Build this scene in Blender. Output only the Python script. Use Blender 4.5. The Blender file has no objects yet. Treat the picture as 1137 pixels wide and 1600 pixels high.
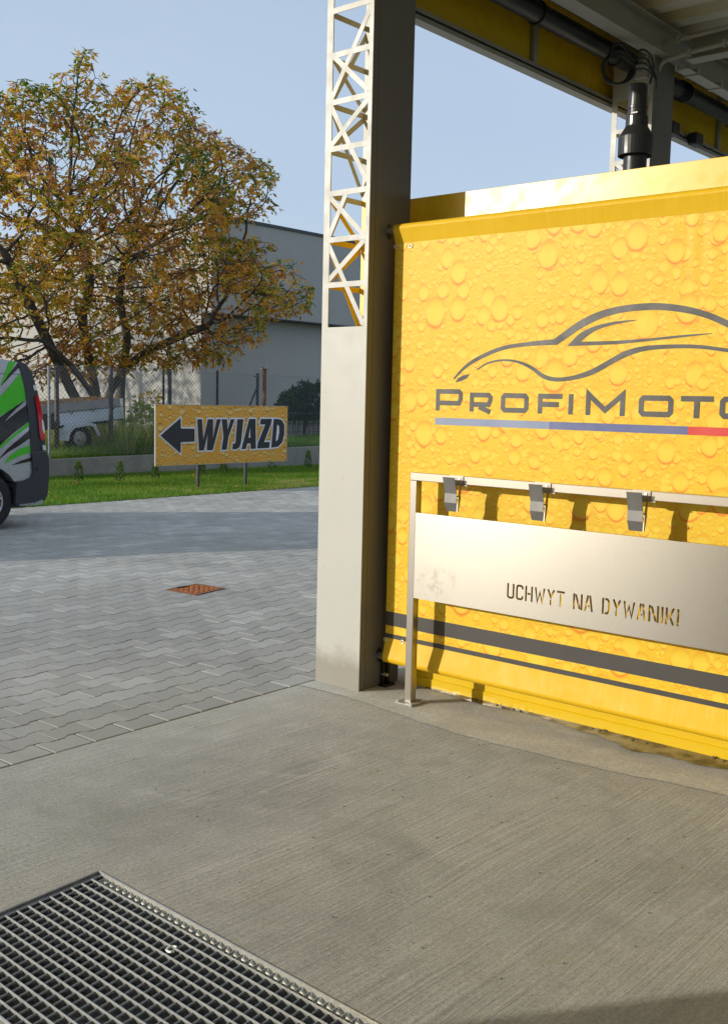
import bpy, bmesh, math, random
from mathutils import Vector, Matrix, noise, kdtree
from mathutils.geometry import tessellate_polygon, delaunay_2d_cdt
random.seed(7)
S = bpy.context.scene
COL = S.collection
# ------------------------------------------------------------------ camera
F, CX, CY, H = 1657.0, 568.5, 800.0, 1.55
YAW, PITCH, ROLL = .7135, .1058, -.0228
fw = Vector((math.cos(YAW)*math.cos(PITCH), math.sin(YAW)*math.cos(PITCH), -math.sin(PITCH)))
rt = Vector((math.sin(YAW), -math.cos(YAW), 0)); dn = fw.cross(rt)
R2 = math.cos(ROLL)*rt + math.sin(ROLL)*dn; D2 = -math.sin(ROLL)*rt + math.cos(ROLL)*dn
cd = bpy.data.cameras.new('camera'); cam = bpy.data.objects.new('camera', cd); COL.objects.link(cam)
cam.matrix_world = Matrix(((R2.x, -D2.x, -fw.x, 0), (R2.y, -D2.y, -fw.y, 0), (R2.z, -D2.z, -fw.z, H), (0, 0, 0, 1)))
cd.sensor_fit = 'HORIZONTAL'; cd.sensor_width = 36; cd.lens = 36*F/1137
cd.clip_start = .05; cd.clip_end = 2000
S.camera = cam
# ------------------------------------------------------------------ light
LD = Vector((1, -.72, -.249*1.232)).normalized()          # the way the sunlight travels
sd = bpy.data.lights.new('sun', 'SUN'); sd.energy = 3.0; sd.angle = math.radians(.53); sd.color = (1, .94, .81)
sun = bpy.data.objects.new('sun', sd); COL.objects.link(sun)
sun.rotation_euler = LD.to_track_quat('-Z', 'Y').to_euler(); sun.location = (-20, 15, 12)
W = bpy.data.worlds.new('World'); S.world = W; W.use_nodes = True
wn, wl = W.node_tree.nodes, W.node_tree.links
wn.clear()
wo = wn.new('ShaderNodeOutputWorld'); bg = wn.new('ShaderNodeBackground'); sky = wn.new('ShaderNodeTexSky')
sky.sky_type = 'NISHITA'; sky.sun_disc = False; sky.sun_elevation = math.radians(14)
sky.sun_rotation = math.atan2(-LD.x, -LD.y)
sky.air_density = 1.0; sky.dust_density = 1.2; sky.ozone_density = 2.0; sky.altitude = 100
# thin high cloud veil mixed into the sky, the same in every direction
tc = wn.new('ShaderNodeTexCoord'); mp = wn.new('ShaderNodeMapping'); mp.inputs['Scale'].default_value = (1, 1, 3.2)
nz = wn.new('ShaderNodeTexNoise'); nz.inputs['Scale'].default_value = 1.9; nz.inputs['Detail'].default_value = 6; nz.inputs['Roughness'].default_value = .5
rp = wn.new('ShaderNodeValToRGB'); rp.color_ramp.elements[0].position = .35; rp.color_ramp.elements[0].color = (.6, .6, .6, 1)
rp.color_ramp.elements[1].position = .75; rp.color_ramp.elements[1].color = (.72, .72, .72, 1)
mx = wn.new('ShaderNodeMix'); mx.data_type = 'RGBA'; mx.inputs[7].default_value = (4.3, 5.15, 6.4, 1)
wl.new(tc.outputs['Generated'], mp.inputs[0]); wl.new(mp.outputs[0], nz.inputs['Vector']); wl.new(nz.outputs['Fac'], rp.inputs[0])
wl.new(rp.outputs[0], mx.inputs[0]); wl.new(sky.outputs[0], mx.inputs[6]); wl.new(mx.outputs[2], bg.inputs[0]); wl.new(bg.outputs[0], wo.inputs[0])
bg.inputs[1].default_value = .128
S.view_settings.view_transform = 'Standard'; S.view_settings.look = 'None'
S.view_settings.exposure = .22; S.view_settings.gamma = 1; S.view_settings.use_curve_mapping = False
S.render.engine = 'CYCLES'
try: S.cycles.max_bounces = 6; S.cycles.diffuse_bounces = 4; S.cycles.transparent_max_bounces = 12
except Exception: pass

# ------------------------------------------------------------------ helpers
def ray(px, py): return (R2*(px-CX) + D2*(py-CY) + fw*F)
def onx(px, py, x):
    d = ray(px, py); t = x/d.x; return Vector((x, d.y*t, H+d.z*t))
def ony(px, py, y):
    d = ray(px, py); t = y/d.y; return Vector((d.x*t, y, H+d.z*t))
def onz(px, py, z=0.):
    d = ray(px, py); t = (z-H)/d.z; return Vector((d.x*t, d.y*t, z))

class MB:
    def __init__(s): s.v = []; s.f = []; s.uv = None
    def add(s, vs, fs):
        n = len(s.v); s.v += [tuple(v) for v in vs]; s.f += [tuple(i+n for i in f) for f in fs]; return s
    def box(s, a, b):
        (x0, y0, z0), (x1, y1, z1) = a, b
        x0, x1 = sorted((x0, x1)); y0, y1 = sorted((y0, y1)); z0, z1 = sorted((z0, z1))
        return s.add([(x0,y0,z0),(x1,y0,z0),(x1,y1,z0),(x0,y1,z0),(x0,y0,z1),(x1,y0,z1),(x1,y1,z1),(x0,y1,z1)],
                     [(0,3,2,1),(4,5,6,7),(0,1,5,4),(1,2,6,5),(2,3,7,6),(3,0,4,7)])
    def bar(s, p, q, w, d, up=(0, 0, 1)):
        p, q = Vector(p), Vector(q); a = (q-p).normalized(); u = Vector(up)
        if abs(a.dot(u)) > .98: u = Vector((1, 0, 0))
        e = a.cross(u).normalized(); g = e.cross(a).normalized()
        vs = []
        for c in (p, q):
            for i, j in ((-1,-1),(1,-1),(1,1),(-1,1)): vs.append(c + e*(i*w/2) + g*(j*d/2))
        return s.add(vs, [(0,1,2,3),(7,6,5,4),(0,4,5,1),(1,5,6,2),(2,6,7,3),(3,7,4,0)])
    def tube(s, pts, r, n=8, cap=True):
        pts = [Vector(p) for p in pts]; rs = r if isinstance(r, (list, tuple)) else [r]*len(pts)
        rings = []; e = None
        for i, p in enumerate(pts):
            a = (pts[min(i+1, len(pts)-1)] - pts[max(i-1, 0)]).normalized()
            if e is None:
                u = Vector((0,0,1)) if abs(a.z) < .9 else Vector((1,0,0)); e = a.cross(u).normalized()
            else:
                e = (e - a*e.dot(a)).normalized()
            g = a.cross(e)
            rings.append([p + (e*math.cos(2*math.pi*k/n) + g*math.sin(2*math.pi*k/n))*rs[i] for k in range(n)])
        vs = [v for rg in rings for v in rg]; fs = []
        for i in range(len(pts)-1):
            for k in range(n):
                k2 = (k+1) % n; fs.append((i*n+k, i*n+k2, (i+1)*n+k2, (i+1)*n+k))
        if cap: fs.append(tuple(range(n-1, -1, -1))); fs.append(tuple((len(pts)-1)*n+k for k in range(n)))
        return s.add(vs, fs)
    def lathe(s, prof, c, n=24):           # prof: (r, z) list; about vertical axis at c
        vs = []; fs = []
        for r, z in prof:
            for k in range(n):
                t = 2*math.pi*k/n; vs.append((c[0]+r*math.cos(t), c[1]+r*math.sin(t), z))
        for i in range(len(prof)-1):
            for k in range(n): k2 = (k+1) % n; fs.append((i*n+k, i*n+k2, (i+1)*n+k2, (i+1)*n+k))
        return s.add(vs, fs)
    def prism(s, poly, fn0, fn1, holes=()):   # flat polygon(s) extruded between two placings
        loops = [poly]+list(holes); flat = [p for l in loops for p in l]
        tri = tessellate_polygon([[Vector((p[0], p[1], 0)) for p in l] for l in loops])
        n = len(flat); vs = [fn0(*p) for p in flat]; fs = [tuple(t) for t in tri]
        if fn1:
            vs += [fn1(*p) for p in flat]; fs += [tuple(i+n for i in reversed(t)) for t in tri]; o = 0
            for l in loops:
                for k in range(len(l)):
                    k2 = (k+1) % len(l); fs.append((o+k, o+k2, o+k2+n, o+k+n))
                o += len(l)
        return s.add(vs, fs)
    def mesh(s, name, mat, smooth=False):
        me = bpy.data.meshes.new(name); me.from_pydata(s.v, [], s.f); me.update()
        if mat: me.materials.append(mat)
        if smooth:
            for p in me.polygons: p.use_smooth = True
        return me
    def build(s, name, mat, parent=None, smooth=False, bevel=0, fix=True, kind=None):
        me = s.mesh(name, mat, smooth)
        if fix:
            bm = bmesh.new(); bm.from_mesh(me); bmesh.ops.recalc_face_normals(bm, faces=bm.faces); bm.to_mesh(me); bm.free()
        o = link(name, me, parent)
        if bevel:
            b = o.modifiers.new('bevel', 'BEVEL'); b.width = bevel; b.segments = 2; b.limit_method = 'ANGLE'; b.angle_limit = .6
        if kind: o['kind'] = kind
        return o
def link(name, me, parent=None):
    o = bpy.data.objects.new(name, me); COL.objects.link(o)
    if parent: o.parent = parent; o.matrix_parent_inverse = Matrix.Translation(-parent.location) if parent.type == 'EMPTY' and parent.rotation_euler[2] == 0 else parent.matrix_basis.inverted()
    return o
def tag(o, label, cat, group=None):
    o['label'] = label; o['category'] = cat
    if group: o['group'] = group
    return o
def thing(name, loc, label, cat, group=None, rz=0):
    o = bpy.data.objects.new(name, None); COL.objects.link(o); o.location = loc; o.rotation_euler = (0, 0, rz); o.empty_display_size = .1
    return tag(o, label, cat, group)
def copy_tree(o, parent=None, dloc=None):
    c = o.copy(); COL.objects.link(c)
    if parent: c.parent = parent
    if dloc is not None: c.location = o.location + Vector(dloc)
    for ch in list(o.children): copy_tree(ch, c)
    return c

# ------------------------------------------------------------------ materials
class Mat:
    def __init__(s, name, color=(.5,.5,.5), rough=.5, metal=0., spec=.5):
        s.m = bpy.data.materials.new(name); s.m.use_nodes = True; s.n = s.m.node_tree.nodes; s.l = s.m.node_tree.links
        s.b = s.n['Principled BSDF']; s.set('Base Color', (*color, 1)); s.set('Roughness', rough); s.set('Metallic', metal); s.set('Specular IOR Level', spec)
        s.color = color
    def set(s, k, v): s.b.inputs[k].default_value = v
    def node(s, t, **kw):
        n = s.n.new(t)
        for k, v in kw.items():
            if k in n.inputs: n.inputs[k].default_value = v
            else: setattr(n, k, v)
        return n
    def co(s, scale=(1,1,1), rot=(0,0,0), src='Object'):
        t = s.node('ShaderNodeTexCoord'); m = s.node('ShaderNodeMapping'); m.inputs['Scale'].default_value = scale; m.inputs['Rotation'].default_value = rot
        s.l.new(t.outputs[src], m.inputs[0]); return m.outputs[0]
    def noise(s, scale=5, detail=4, rough=.5, dist=0, vec=None, sc=(1,1,1), rot=(0,0,0)):
        n = s.node('ShaderNodeTexNoise', Scale=scale, Detail=detail, Roughness=rough, Distortion=dist)
        s.l.new(vec if vec is not None else s.co(sc, rot), n.inputs['Vector']); return n.outputs['Fac']
    def ramp(s, fac, stops):
        r = s.node('ShaderNodeValToRGB'); e = r.color_ramp.elements
        while len(e) < len(stops): e.new(.5)
        for k, (p, c) in enumerate(stops):
            e[k].position = p; e[k].color = (c, c, c, 1) if isinstance(c, (int, float)) else (*c, 1)
        s.l.new(fac, r.inputs[0]); return r.outputs[0]
    def mix(s, fac, a, b, mode='MIX'):
        m = s.node('ShaderNodeMix', data_type='RGBA', blend_type=mode)
        for i, v in ((0, fac), (6, a), (7, b)):
            if isinstance(v, (int, float)): m.inputs[i].default_value = v if i == 0 else (v, v, v, 1)
            elif isinstance(v, tuple): m.inputs[i].default_value = (*v, 1) if len(v) == 3 else v
            else: s.l.new(v, m.inputs[i])
        return m.outputs[2]
    def math(s, op, a, b=0., c=None):
        m = s.node('ShaderNodeMath', operation=op)
        for i, v in enumerate((a, b) if c is None else (a, b, c)):
            if isinstance(v, (int, float)): m.inputs[i].default_value = v
            else: s.l.new(v, m.inputs[i])
        return m.outputs[0]
    def base(s, o): s.l.new(o, s.b.inputs['Base Color']); return s
    def roughness(s, o): s.l.new(o, s.b.inputs['Roughness']); return s
    def bump(s, h, strength=.3, dist=.01):
        b = s.node('ShaderNodeBump', Strength=strength, Distance=dist); s.l.new(h, b.inputs['Height'])
        prev = s.b.inputs['Normal'].links
        if prev: s.l.new(prev[0].from_socket, b.inputs['Normal'])
        s.l.new(b.outputs[0], s.b.inputs['Normal']); return s
def paint(name, c, rough=.45, var=.08, nscale=3, spec=.5, dirt=.0, metal=0):
    m = Mat(name, c, rough, metal, spec); n = m.noise(nscale, 5, .6)
    hi = tuple(min(1, x*(1+var)) for x in c); lo = tuple(x*(1-var) for x in c)
    col = m.ramp(n, [(.3, lo), (.7, hi)])
    if dirt:
        d = m.noise(9, 8, .7); col = m.mix(m.ramp(d, [(.52, 0.), (.75, dirt)]), col, tuple(x*.45 for x in c))
    m.base(col); r = m.noise(12, 4); m.roughness(m.ramp(r, [(.3, max(0, rough-.07)), (.7, min(1, rough+.07))])); return m

M = {}
# concrete slab
def concrete(name, base, warm, broom=True, seed=0):
    m = Mat(name, base, .85, spec=.35)
    big = m.noise(.9, 5, .6, .4, sc=(1, 1.3, 1)); mid = m.noise(6, 6, .65); fine = m.noise(170, 5, .75)
    c = m.ramp(big, [(.25, tuple(x*.78 for x in base)), (.5, base), (.75, warm)])
    c = m.mix(.6, c, m.ramp(mid, [(.3, .82), (.7, 1.12)]), 'MULTIPLY')
    c = m.mix(.8, c, m.ramp(fine, [(.28, .62), (.5, 1.), (.75, 1.2)]), 'MULTIPLY')
    c = m.mix(.85, c, m.ramp(m.noise(70, 3, .8), [(.3, .74), (.5, 1.), (.7, 1.24)]), 'MULTIPLY')
    sp = m.noise(26, 3, .4); c = m.mix(m.ramp(sp, [(.74, 0.), (.80, .35)]), c, (.13, .10, .07))
    st_ = m.noise(1.7, 3, .55, 1.5, sc=(1, .6, 1)); c = m.mix(m.ramp(st_, [(.55, 0.), (.66, .28), (.8, .34)]), c, tuple(x*.62 for x in base))
    ye = m.noise(3.1, 6, .75, 2.); c = m.mix(m.ramp(ye, [(.58, 0.), (.68, .3)]), c, (.46, .40, .22))
    c = m.mix(m.ramp(m.noise(2.2, 7, .7, 1.2), [(.56, 0.), (.72, .3)]), c, tuple(x*1.5 for x in base))
    if broom:
        vec = m.co((1.1, 80, 1), (0, 0, .05)); wob = m.noise(1.3, 2, .5)
        st = m.node('ShaderNodeTexNoise', Scale=1., Detail=6., Roughness=.7, Distortion=.12); 
        va = m.node('ShaderNodeVectorMath', operation='ADD'); cmb = m.node('ShaderNodeCombineXYZ')
        m.l.new(m.math('MULTIPLY', wob, 5.), cmb.inputs[1]); m.l.new(vec, va.inputs[0]); m.l.new(cmb.outputs[0], va.inputs[1]); m.l.new(va.outputs[0], st.inputs['Vector'])
        f = st.outputs['Fac']
        msk = m.ramp(m.noise(1.1, 3, .5), [(.3, .25), (.7, 1.)])
        c = m.mix(m.math('MULTIPLY', msk, .9), c, m.ramp(f, [(.3, .70), (.5, 1.), (.70, 1.34)]), 'MULTIPLY')
        m.bump(f, .75, .005)
    m.base(c); m.bump(mid, .15, .01); m.bump(fine, .5, .003); return m
M['slab'] = concrete('brushed_concrete', (.495, .49, .44), (.53, .51, .44))
M['kerb'] = concrete('smooth_concrete', (.60, .595, .53), (.62, .61, .53), False)
M['wallconc'] = concrete('old_concrete', (.27, .26, .235), (.33, .31, .27), False)
def pavermat(name, island):
    m = Mat(name, (.33,.33,.32), .85, spec=.3)
    if island: r = m.node('ShaderNodeNewGeometry').outputs['Random Per Island']
    else: r = m.node('ShaderNodeObjectInfo').outputs['Random']
    c = m.ramp(r, [(0, (.405, .39, .35)), (.5, (.44, .425, .385)), (.85, (.47, .455, .415)), (1, (.54, .525, .48))])
    big = m.noise(.55, 4, .6, .5, vec=m.co((1, 1, 1), src='Object') if island else None)
    g = m.node('ShaderNodeNewGeometry'); 
    b2 = m.noise(.6, 5, .6, .6, vec=g.outputs['Position'])
    c = m.mix(.8, c, m.ramp(b2, [(.3, .82), (.55, 1.), (.75, 1.22)]), 'MULTIPLY')
    f = m.noise(120, 5, .8, vec=g.outputs['Position']); c = m.mix(.7, c, m.ramp(f, [(.3, .72), (.7, 1.2)]), 'MULTIPLY')
    t = m.noise(3.2, 5, .6, vec=g.outputs['Position']); c = m.mix(m.ramp(t, [(.55, 0.), (.8, .35)]), c, (.30, .27, .2))
    tr_ = m.noise(.9, 4, .6, 1., vec=g.outputs['Position']); c = m.mix(m.ramp(tr_, [(.58, 0.), (.72, .3)]), c, (.17, .165, .15))
    m.base(c); m.bump(f, .4, .003); return m
M['paver'] = pavermat('paver_concrete', False); M['paver_i'] = pavermat('paver_concrete_mass', True)
M['sand'] = paint('joint_sand', (.13, .12, .1), .95, .2, 40)
M['cream'] = paint('cream_coated_steel', (.50, .49, .45), .45, .03, 2)
_m = M['cream']; _t = _m.node('ShaderNodeTexCoord'); _s = _m.node('ShaderNodeSeparateXYZ'); _m.l.new(_t.outputs['Object'], _s.inputs[0])
_z = _m.math('ADD', _s.outputs[2], _m.math('MULTIPLY', _m.noise(7, 5, .7), -.22))
_p = _m.b.inputs['Base Color'].links[0].from_socket
_m.base(_m.mix(_m.math('MULTIPLY', _m.ramp(_z, [(.0, .75), (.12, 0.)]), 1.), _p, (.24, .22, .17)))
_m.base(_m.mix(_m.ramp(_m.noise(46, 3, .4), [(.74, 0.), (.78, .5)]), _m.b.inputs['Base Color'].links[0].from_socket, (.2, .17, .13)))
M['yellow'] = paint('yellow_coated_steel', (.80, .53, .012), .30, .012, 1.2)
M['yellow_in'] = paint('yellow_sheet_inside', (.78, .53, .03), .38, .04, 2)
M['cream_shade'] = paint('cream_steel_shaded', (.165, .16, .15), .45, .04, 2)  # the cream paint darkened, standing for shade on the column side
M['greysteel'] = paint('grey_steel', (.38, .375, .34), .5, .08, 5)
M['deck'] = paint('trapezoid_sheet', (.82, .79, .68), .5, .06, 3)
M['dark'] = paint('dark_plastic', (.02, .021, .023), .38, .1, 6)
M['darkmetal'] = paint('dark_metal', (.045, .045, .048), .35, .1, 6, metal=.6)
M['conduit'] = paint('grey_plastic_conduit', (.46, .45, .42), .5, .05, 6)
M['glass'] = Mat('dark_glass', (.02, .025, .03), .05)
M['rust'] = paint('rusty_iron', (.20, .08, .035), .85, .35, 14, dirt=.4)
M['rustplate'] = Mat('rusty_cast_iron', (.3,.1,.03), .8)
_m = M['rustplate']; _m.base(_m.ramp(_m.noise(40, 6, .7), [(.3, (.10, .04, .02)), (.5, (.40, .13, .035)), (.7, (.52, .22, .07))]))
_m.bump(_m.noise(60, 4), .6, .01)
M['galv'] = Mat('galvanised_steel', (.66, .64, .58), .42, .75)
_m = M['galv']; _m.base(_m.ramp(_m.noise(30, 5, .7), [(.3, (.70, .68, .62)), (.7, (.95, .93, .85))]))
M['galvmid'] = paint('galvanised_steel_grey', (.40, .44, .46), .5, .15, 30, metal=.1)
M['galvdark'] = paint('galvanised_steel_dull', (.24, .255, .27), .55, .2, 30, metal=.4)
# brushed stainless
def brushed(name, col, rough, aniso=.0, sc=(1, 60, 900)):
    m = Mat(name, col, rough, 1.); n = m.noise(1, 5, .7, sc=sc); s = m.noise(5, 5, .6)
    m.base(m.mix(.5, m.ramp(n, [(.3, tuple(x*.86 for x in col)), (.7, tuple(min(1, x*1.1) for x in col))]), m.ramp(s, [(.3, .97), (.7, 1.02)]), 'MULTIPLY'))
    m.roughness(m.ramp(m.noise(1.5, 1, .3), [(.2, rough-.004), (.8, rough+.004)]))
    if aniso:
        m.set('Anisotropic', aniso); m.set('Anisotropic Rotation', .25); tg = m.node('ShaderNodeTangent', direction_type='RADIAL', axis='Z')
        m.l.new(tg.outputs[0], m.b.inputs['Tangent'])
    m.bump(n, .05, .001); return m
M['steel'] = brushed('brushed_stainless', (.52, .48, .43), .3)
M['steelpanel'] = brushed('brushed_stainless_panel', (.44, .415, .37), .27, .6)
sm = M['steelpanel']; smn = sm.noise(26, 6, .75, 1.)
sg_ = sm.node('ShaderNodeTexGradient', gradient_type='SPHERICAL'); smm = sm.node('ShaderNodeMapping'); smm.inputs['Location'].default_value = (0, -3.12/.17, -.655/.09); smm.inputs['Scale'].default_value = (0, 1/.17, 1/.09)
smt = sm.node('ShaderNodeTexCoord'); sm.l.new(smt.outputs['Object'], smm.inputs[0]); sm.l.new(smm.outputs[0], sg_.inputs[0])
sml = sm.b.inputs['Base Color'].links[0].from_socket
sm.base(sm.mix(sm.math('MULTIPLY', sm.ramp(smn, [(.5, 0.), (.62, 1.)]), sm.math('MINIMUM', sm.math('MULTIPLY', sg_.outputs['Fac'], .9), .3)), sml, (.13, .12, .11)))
M['clamp'] = paint('grey_spring_steel', (.19, .185, .18), .45, .08, 20, metal=.3)

# banner print: water drops on yellow
def drops(m, vec, layers, basec, dropc, rimc, hic, strength):
    c = basec
    for sc, rmin, rmax, thr in layers:
        v = m.node('ShaderNodeTexVoronoi', voronoi_dimensions='2D', feature='F1'); v.inputs['Scale'].default_value = sc; v.inputs['Randomness'].default_value = .95
        m.l.new(vec, v.inputs['Vector'])
        sv = m.node('ShaderNodeSeparateColor'); m.l.new(v.outputs['Color'], sv.inputs[0])
        sx = m.node('ShaderNodeSeparateXYZ'); m.l.new(vec, sx.inputs[0])
        sp = m.node('ShaderNodeSeparateXYZ'); m.l.new(v.outputs['Position'], sp.inputs[0])
        # cell local coordinates, in cell units
        dx = m.math('MULTIPLY', m.math('SUBTRACT', sx.outputs[0], sp.outputs[0]), sc)
        dy = m.math('MULTIPLY', m.math('SUBTRACT', sx.outputs[1], sp.outputs[1]), sc)
        d = v.outputs['Distance']
        r = m.math('MULTIPLY_ADD', sv.outputs[0], rmax-rmin, rmin)
        keep = m.math('LESS_THAN', sv.outputs[1], thr); r = m.math('MULTIPLY', r, keep)
        ratio = m.math('DIVIDE', d, m.math('MAXIMUM', r, .001))
        inside = m.ramp(ratio, [(.0, 1.), (.86, 1.), (1., 0.)])
        low = m.math('DIVIDE', dy, m.math('MAXIMUM', r, .001))         # -1 at the foot of a drop, 1 at its head
        # shade under the drop (crescent just outside)
        dd = m.math('SQRT', m.math('ADD', m.math('POWER', dx, 2.), m.math('POWER', m.math('ADD', dy, m.math('MULTIPLY', r, .22)), 2.)))
        cres = m.ramp(m.math('DIVIDE', dd, m.math('MAXIMUM', r, .001)), [(.0, 1.), (.82, 1.), (1., 0.)])
        cres = m.math('MULTIPLY', cres, keep)
        c = m.mix(m.math('MULTIPLY', cres, strength), c, rimc)
        body = m.mix(m.ramp(low, [(.0, 0.), (.6, 1.)]), dropc, hic)
        edge = m.ramp(ratio, [(.55, 0.), (.95, .8)])
        body = m.mix(m.math('MULTIPLY', edge, m.ramp(low, [(.0, .2), (.8, 1.)])), body, rimc)
        c = m.mix(m.math('MULTIPLY', inside, .88), c, body)
    return c
def dropmat(name, vecrot, lays, b0, b1, drop, rim, hi, strength, rough):
    m = Mat(name, b0, rough, spec=.5)
    vec = m.co((1, 1, 1), vecrot)
    # squeeze drops a little taller than wide and perturb
    w = m.noise(3.5, 3, .5, vec=vec); ww = m.node('ShaderNodeTexNoise', Scale=9., Detail=2.); m.l.new(vec, ww.inputs['Vector'])
    vm = m.node('ShaderNodeVectorMath', operation='MULTIPLY_ADD'); m.l.new(ww.outputs['Color'], vm.inputs[0]); vm.inputs[1].default_value = (.02, .02, 0); m.l.new(vec, vm.inputs[2])
    mp = m.node('ShaderNodeMapping'); mp.inputs['Scale'].default_value = (1, .85, 1); m.l.new(vm.outputs[0], mp.inputs[0])
    base = m.ramp(m.noise(2.0, 6, .7, .8, vec=vec), [(.3, b0), (.7, b1)])
    base = m.mix(m.ramp(m.noise(22, 5, .7, vec=vec), [(.5, 0.), (.8, .5)]), base, tuple(rim))
    m.base(drops(m, mp.outputs[0], lays, base, drop, rim, hi, strength)); return m
# banner plane: coordinates (u = -y, v = z)
def vec_yz(m):
    t = m.node('ShaderNodeTexCoord'); s_ = m.node('ShaderNodeSeparateXYZ'); c_ = m.node('ShaderNodeCombineXYZ')
    m.l.new(t.outputs['Object'], s_.inputs[0]); m.l.new(m.math('MULTIPLY', s_.outputs[1], -1.), c_.inputs[0]); m.l.new(s_.outputs[2], c_.inputs[1]); return c_.outputs[0]
def vec_xz(m):
    t = m.node('ShaderNodeTexCoord'); s_ = m.node('ShaderNodeSeparateXYZ'); c_ = m.node('ShaderNodeCombineXYZ')
    m.l.new(t.outputs['Object'], s_.inputs[0]); m.l.new(s_.outputs[0], c_.inputs[0]); m.l.new(s_.outputs[2], c_.inputs[1]); return c_.outputs[0]
def make_drops(name, vf, lays, b0, b1, drop, rim, hi, strength, rough, spec=.5):
    m = Mat(name, b0, rough, spec=spec); vec = vf(m)
    ww = m.node('ShaderNodeTexNoise', Scale=14., Detail=2.); m.l.new(vec, ww.inputs['Vector'])
    vm = m.node('ShaderNodeVectorMath', operation='MULTIPLY_ADD'); m.l.new(ww.outputs['Color'], vm.inputs[0]); vm.inputs[1].default_value = (.016, .016, 0); m.l.new(vec, vm.inputs[2])
    mp = m.node('ShaderNodeMapping'); mp.inputs['Scale'].default_value = (1, .86, 1); m.l.new(vm.outputs[0], mp.inputs[0])
    base = m.ramp(m.noise(1.6, 6, .7, .8, vec=vec), [(.3, b0), (.7, b1)])
    base = m.mix(m.ramp(m.noise(24, 5, .7, vec=vec), [(.5, 0.), (.85, .55)]), base, rim)
    m.base(drops(m, mp.outputs[0], lays, base, drop, rim, hi, strength)); return m
M['banner'] = make_drops('printed_tarpaulin_drops', vec_yz, [(34, .2, .44, .7), (17, .22, .46, .72), (8.5, .2, .44, .62), (4.3, .14, .30, .6)],
                         (.80, .50, .012), (.81, .555, .022), (.84, .65, .05), (.78, .235, .006), (.78, .57, .02), 1., .52, .35)
M['banner'].bump(M['banner'].noise(3, 4, .5, .5, sc=(1, 3, .5)), .12, .03)
M['tarp'] = paint('yellow_tarpaulin', (.78, .48, .012), .55, .03, 2, spec=.3)
M['tarp'].bump(M['tarp'].noise(1, 4, .6, .3, sc=(1, 22, 2)), .32, .008)
M['print_dark'] = paint('dark_grey_print', (.055, .050, .047), .5, .06, 5)
M['print_blue1'] = paint('light_blue_print', (.22, .27, .42), .5, .04, 5)
M['print_blue2'] = paint('blue_print', (.10, .12, .30), .5, .04, 5)
M['print_red'] = paint('red_print', (.65, .03, .02), .5, .04, 5)
M['sign'] = make_drops('sign_print_drops', vec_xz, [(20, .14, .4, .8), (9, .14, .40, .7), (4.5, .14, .30, .5)],
                       (.76, .33, .012), (.84, .42, .03), (.92, .60, .18), (.13, .035, .004), (.66, .30, .03), 1., .45)
M['signblack'] = paint('black_sign_print', (.012, .012, .014), .4, .1, 5)
M['signwhite'] = paint('white_sign_print', (.78, .78, .8), .4, .04, 5)
M['post'] = paint('black_post_paint', (.03, .03, .033), .5, .2, 10)
M['render_wall'] = paint('grey_render', (.42, .41, .385), .9, .04, 1.2)
M['render_wall'].bump(M['render_wall'].noise(90, 4), .3, .004)
M['roofedge'] = paint('dark_flashing', (.045, .055, .06), .5, .1, 5)
M['whitepanel'] = paint('pale_fence_panel', (.42, .41, .39), .8, .1, 4, dirt=.3)
M['soil'] = Mat('soil', (.07,.06,.035), .95)
_m = M['soil']; _m.base(_m.ramp(_m.noise(6, 6, .7), [(.3, (.05, .06, .02)), (.6, (.09, .10, .03)), (.8, (.13, .10, .06))])); _m.bump(_m.noise(30, 5), .6, .03)
M['lawnsoil'] = Mat('lawn_ground', (.05,.09,.02), .95)
_m = M['lawnsoil']; _m.base(_m.ramp(_m.noise(8, 6, .7), [(.3, (.04, .07, .015)), (.7, (.08, .12, .025))]))
M['bark'] = Mat('bark', (.09,.08,.065), .9)
_m = M['bark']; _b = _m.noise(6, 7, .7, .5, sc=(3, 3, .7)); _m.base(_m.ramp(_b, [(.3, (.03, .026, .02)), (.7, (.11, .10, .08))])); _m.bump(_b, .8, .03)
def leafmat(name, stops, trans=.45):
    m = Mat(name, (.1,.1,.03), .55, spec=.3); a = m.node('ShaderNodeAttribute', attribute_name='tint')
    c = m.ramp(a.outputs['Fac'], stops); m.base(c)
    t = m.node('ShaderNodeBsdfTranslucent'); mxs = m.node('ShaderNodeMixShader'); mxs.inputs[0].default_value = trans
    hs = m.node('ShaderNodeHueSaturation'); hs.inputs['Value'].default_value = 1.35; m.l.new(c, hs.inputs['Color']); m.l.new(hs.outputs[0], t.inputs[0])
    out = m.n['Material Output']; m.l.new(m.b.outputs[0], mxs.inputs[1]); m.l.new(t.outputs[0], mxs.inputs[2]); m.l.new(mxs.outputs[0], out.inputs[0]); return m
M['leaf'] = leafmat('walnut_leaves', [(0, (.06, .14, .016)), (.25, (.17, .23, .025)), (.45, (.58, .43, .05)), (.6, (.70, .36, .04)), (.78, (.50, .23, .07)), (1, (.27, .155, .105))])
M['grass'] = leafmat('grass_blades', [(0, (.05, .14, .010)), (.5, (.13, .28, .014)), (.8, (.26, .36, .03)), (1, (.52, .42, .20))], .45)
M['conifer'] = leafmat('conifer_needles', [(0, (.04, .09, .02)), (.6, (.09, .16, .03)), (1, (.2, .27, .05))], .25)
M['ivy'] = leafmat('dark_green_leaves', [(0, (.010, .028, .010)), (1, (.03, .075, .02))], .15)
M['vanbody'] = paint('silver_car_paint', (.42, .43, .46), .25, .03, 2, metal=.5)
M['vantrim'] = paint('charcoal_plastic', (.032, .034, .04), .5, .06, 10)
M['vangreen'] = paint('green_vinyl', (.06, .50, .012), .3, .03, 5)
M['vanblack'] = paint('black_vinyl', (.012, .012, .013), .22, .05, 5)
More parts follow.
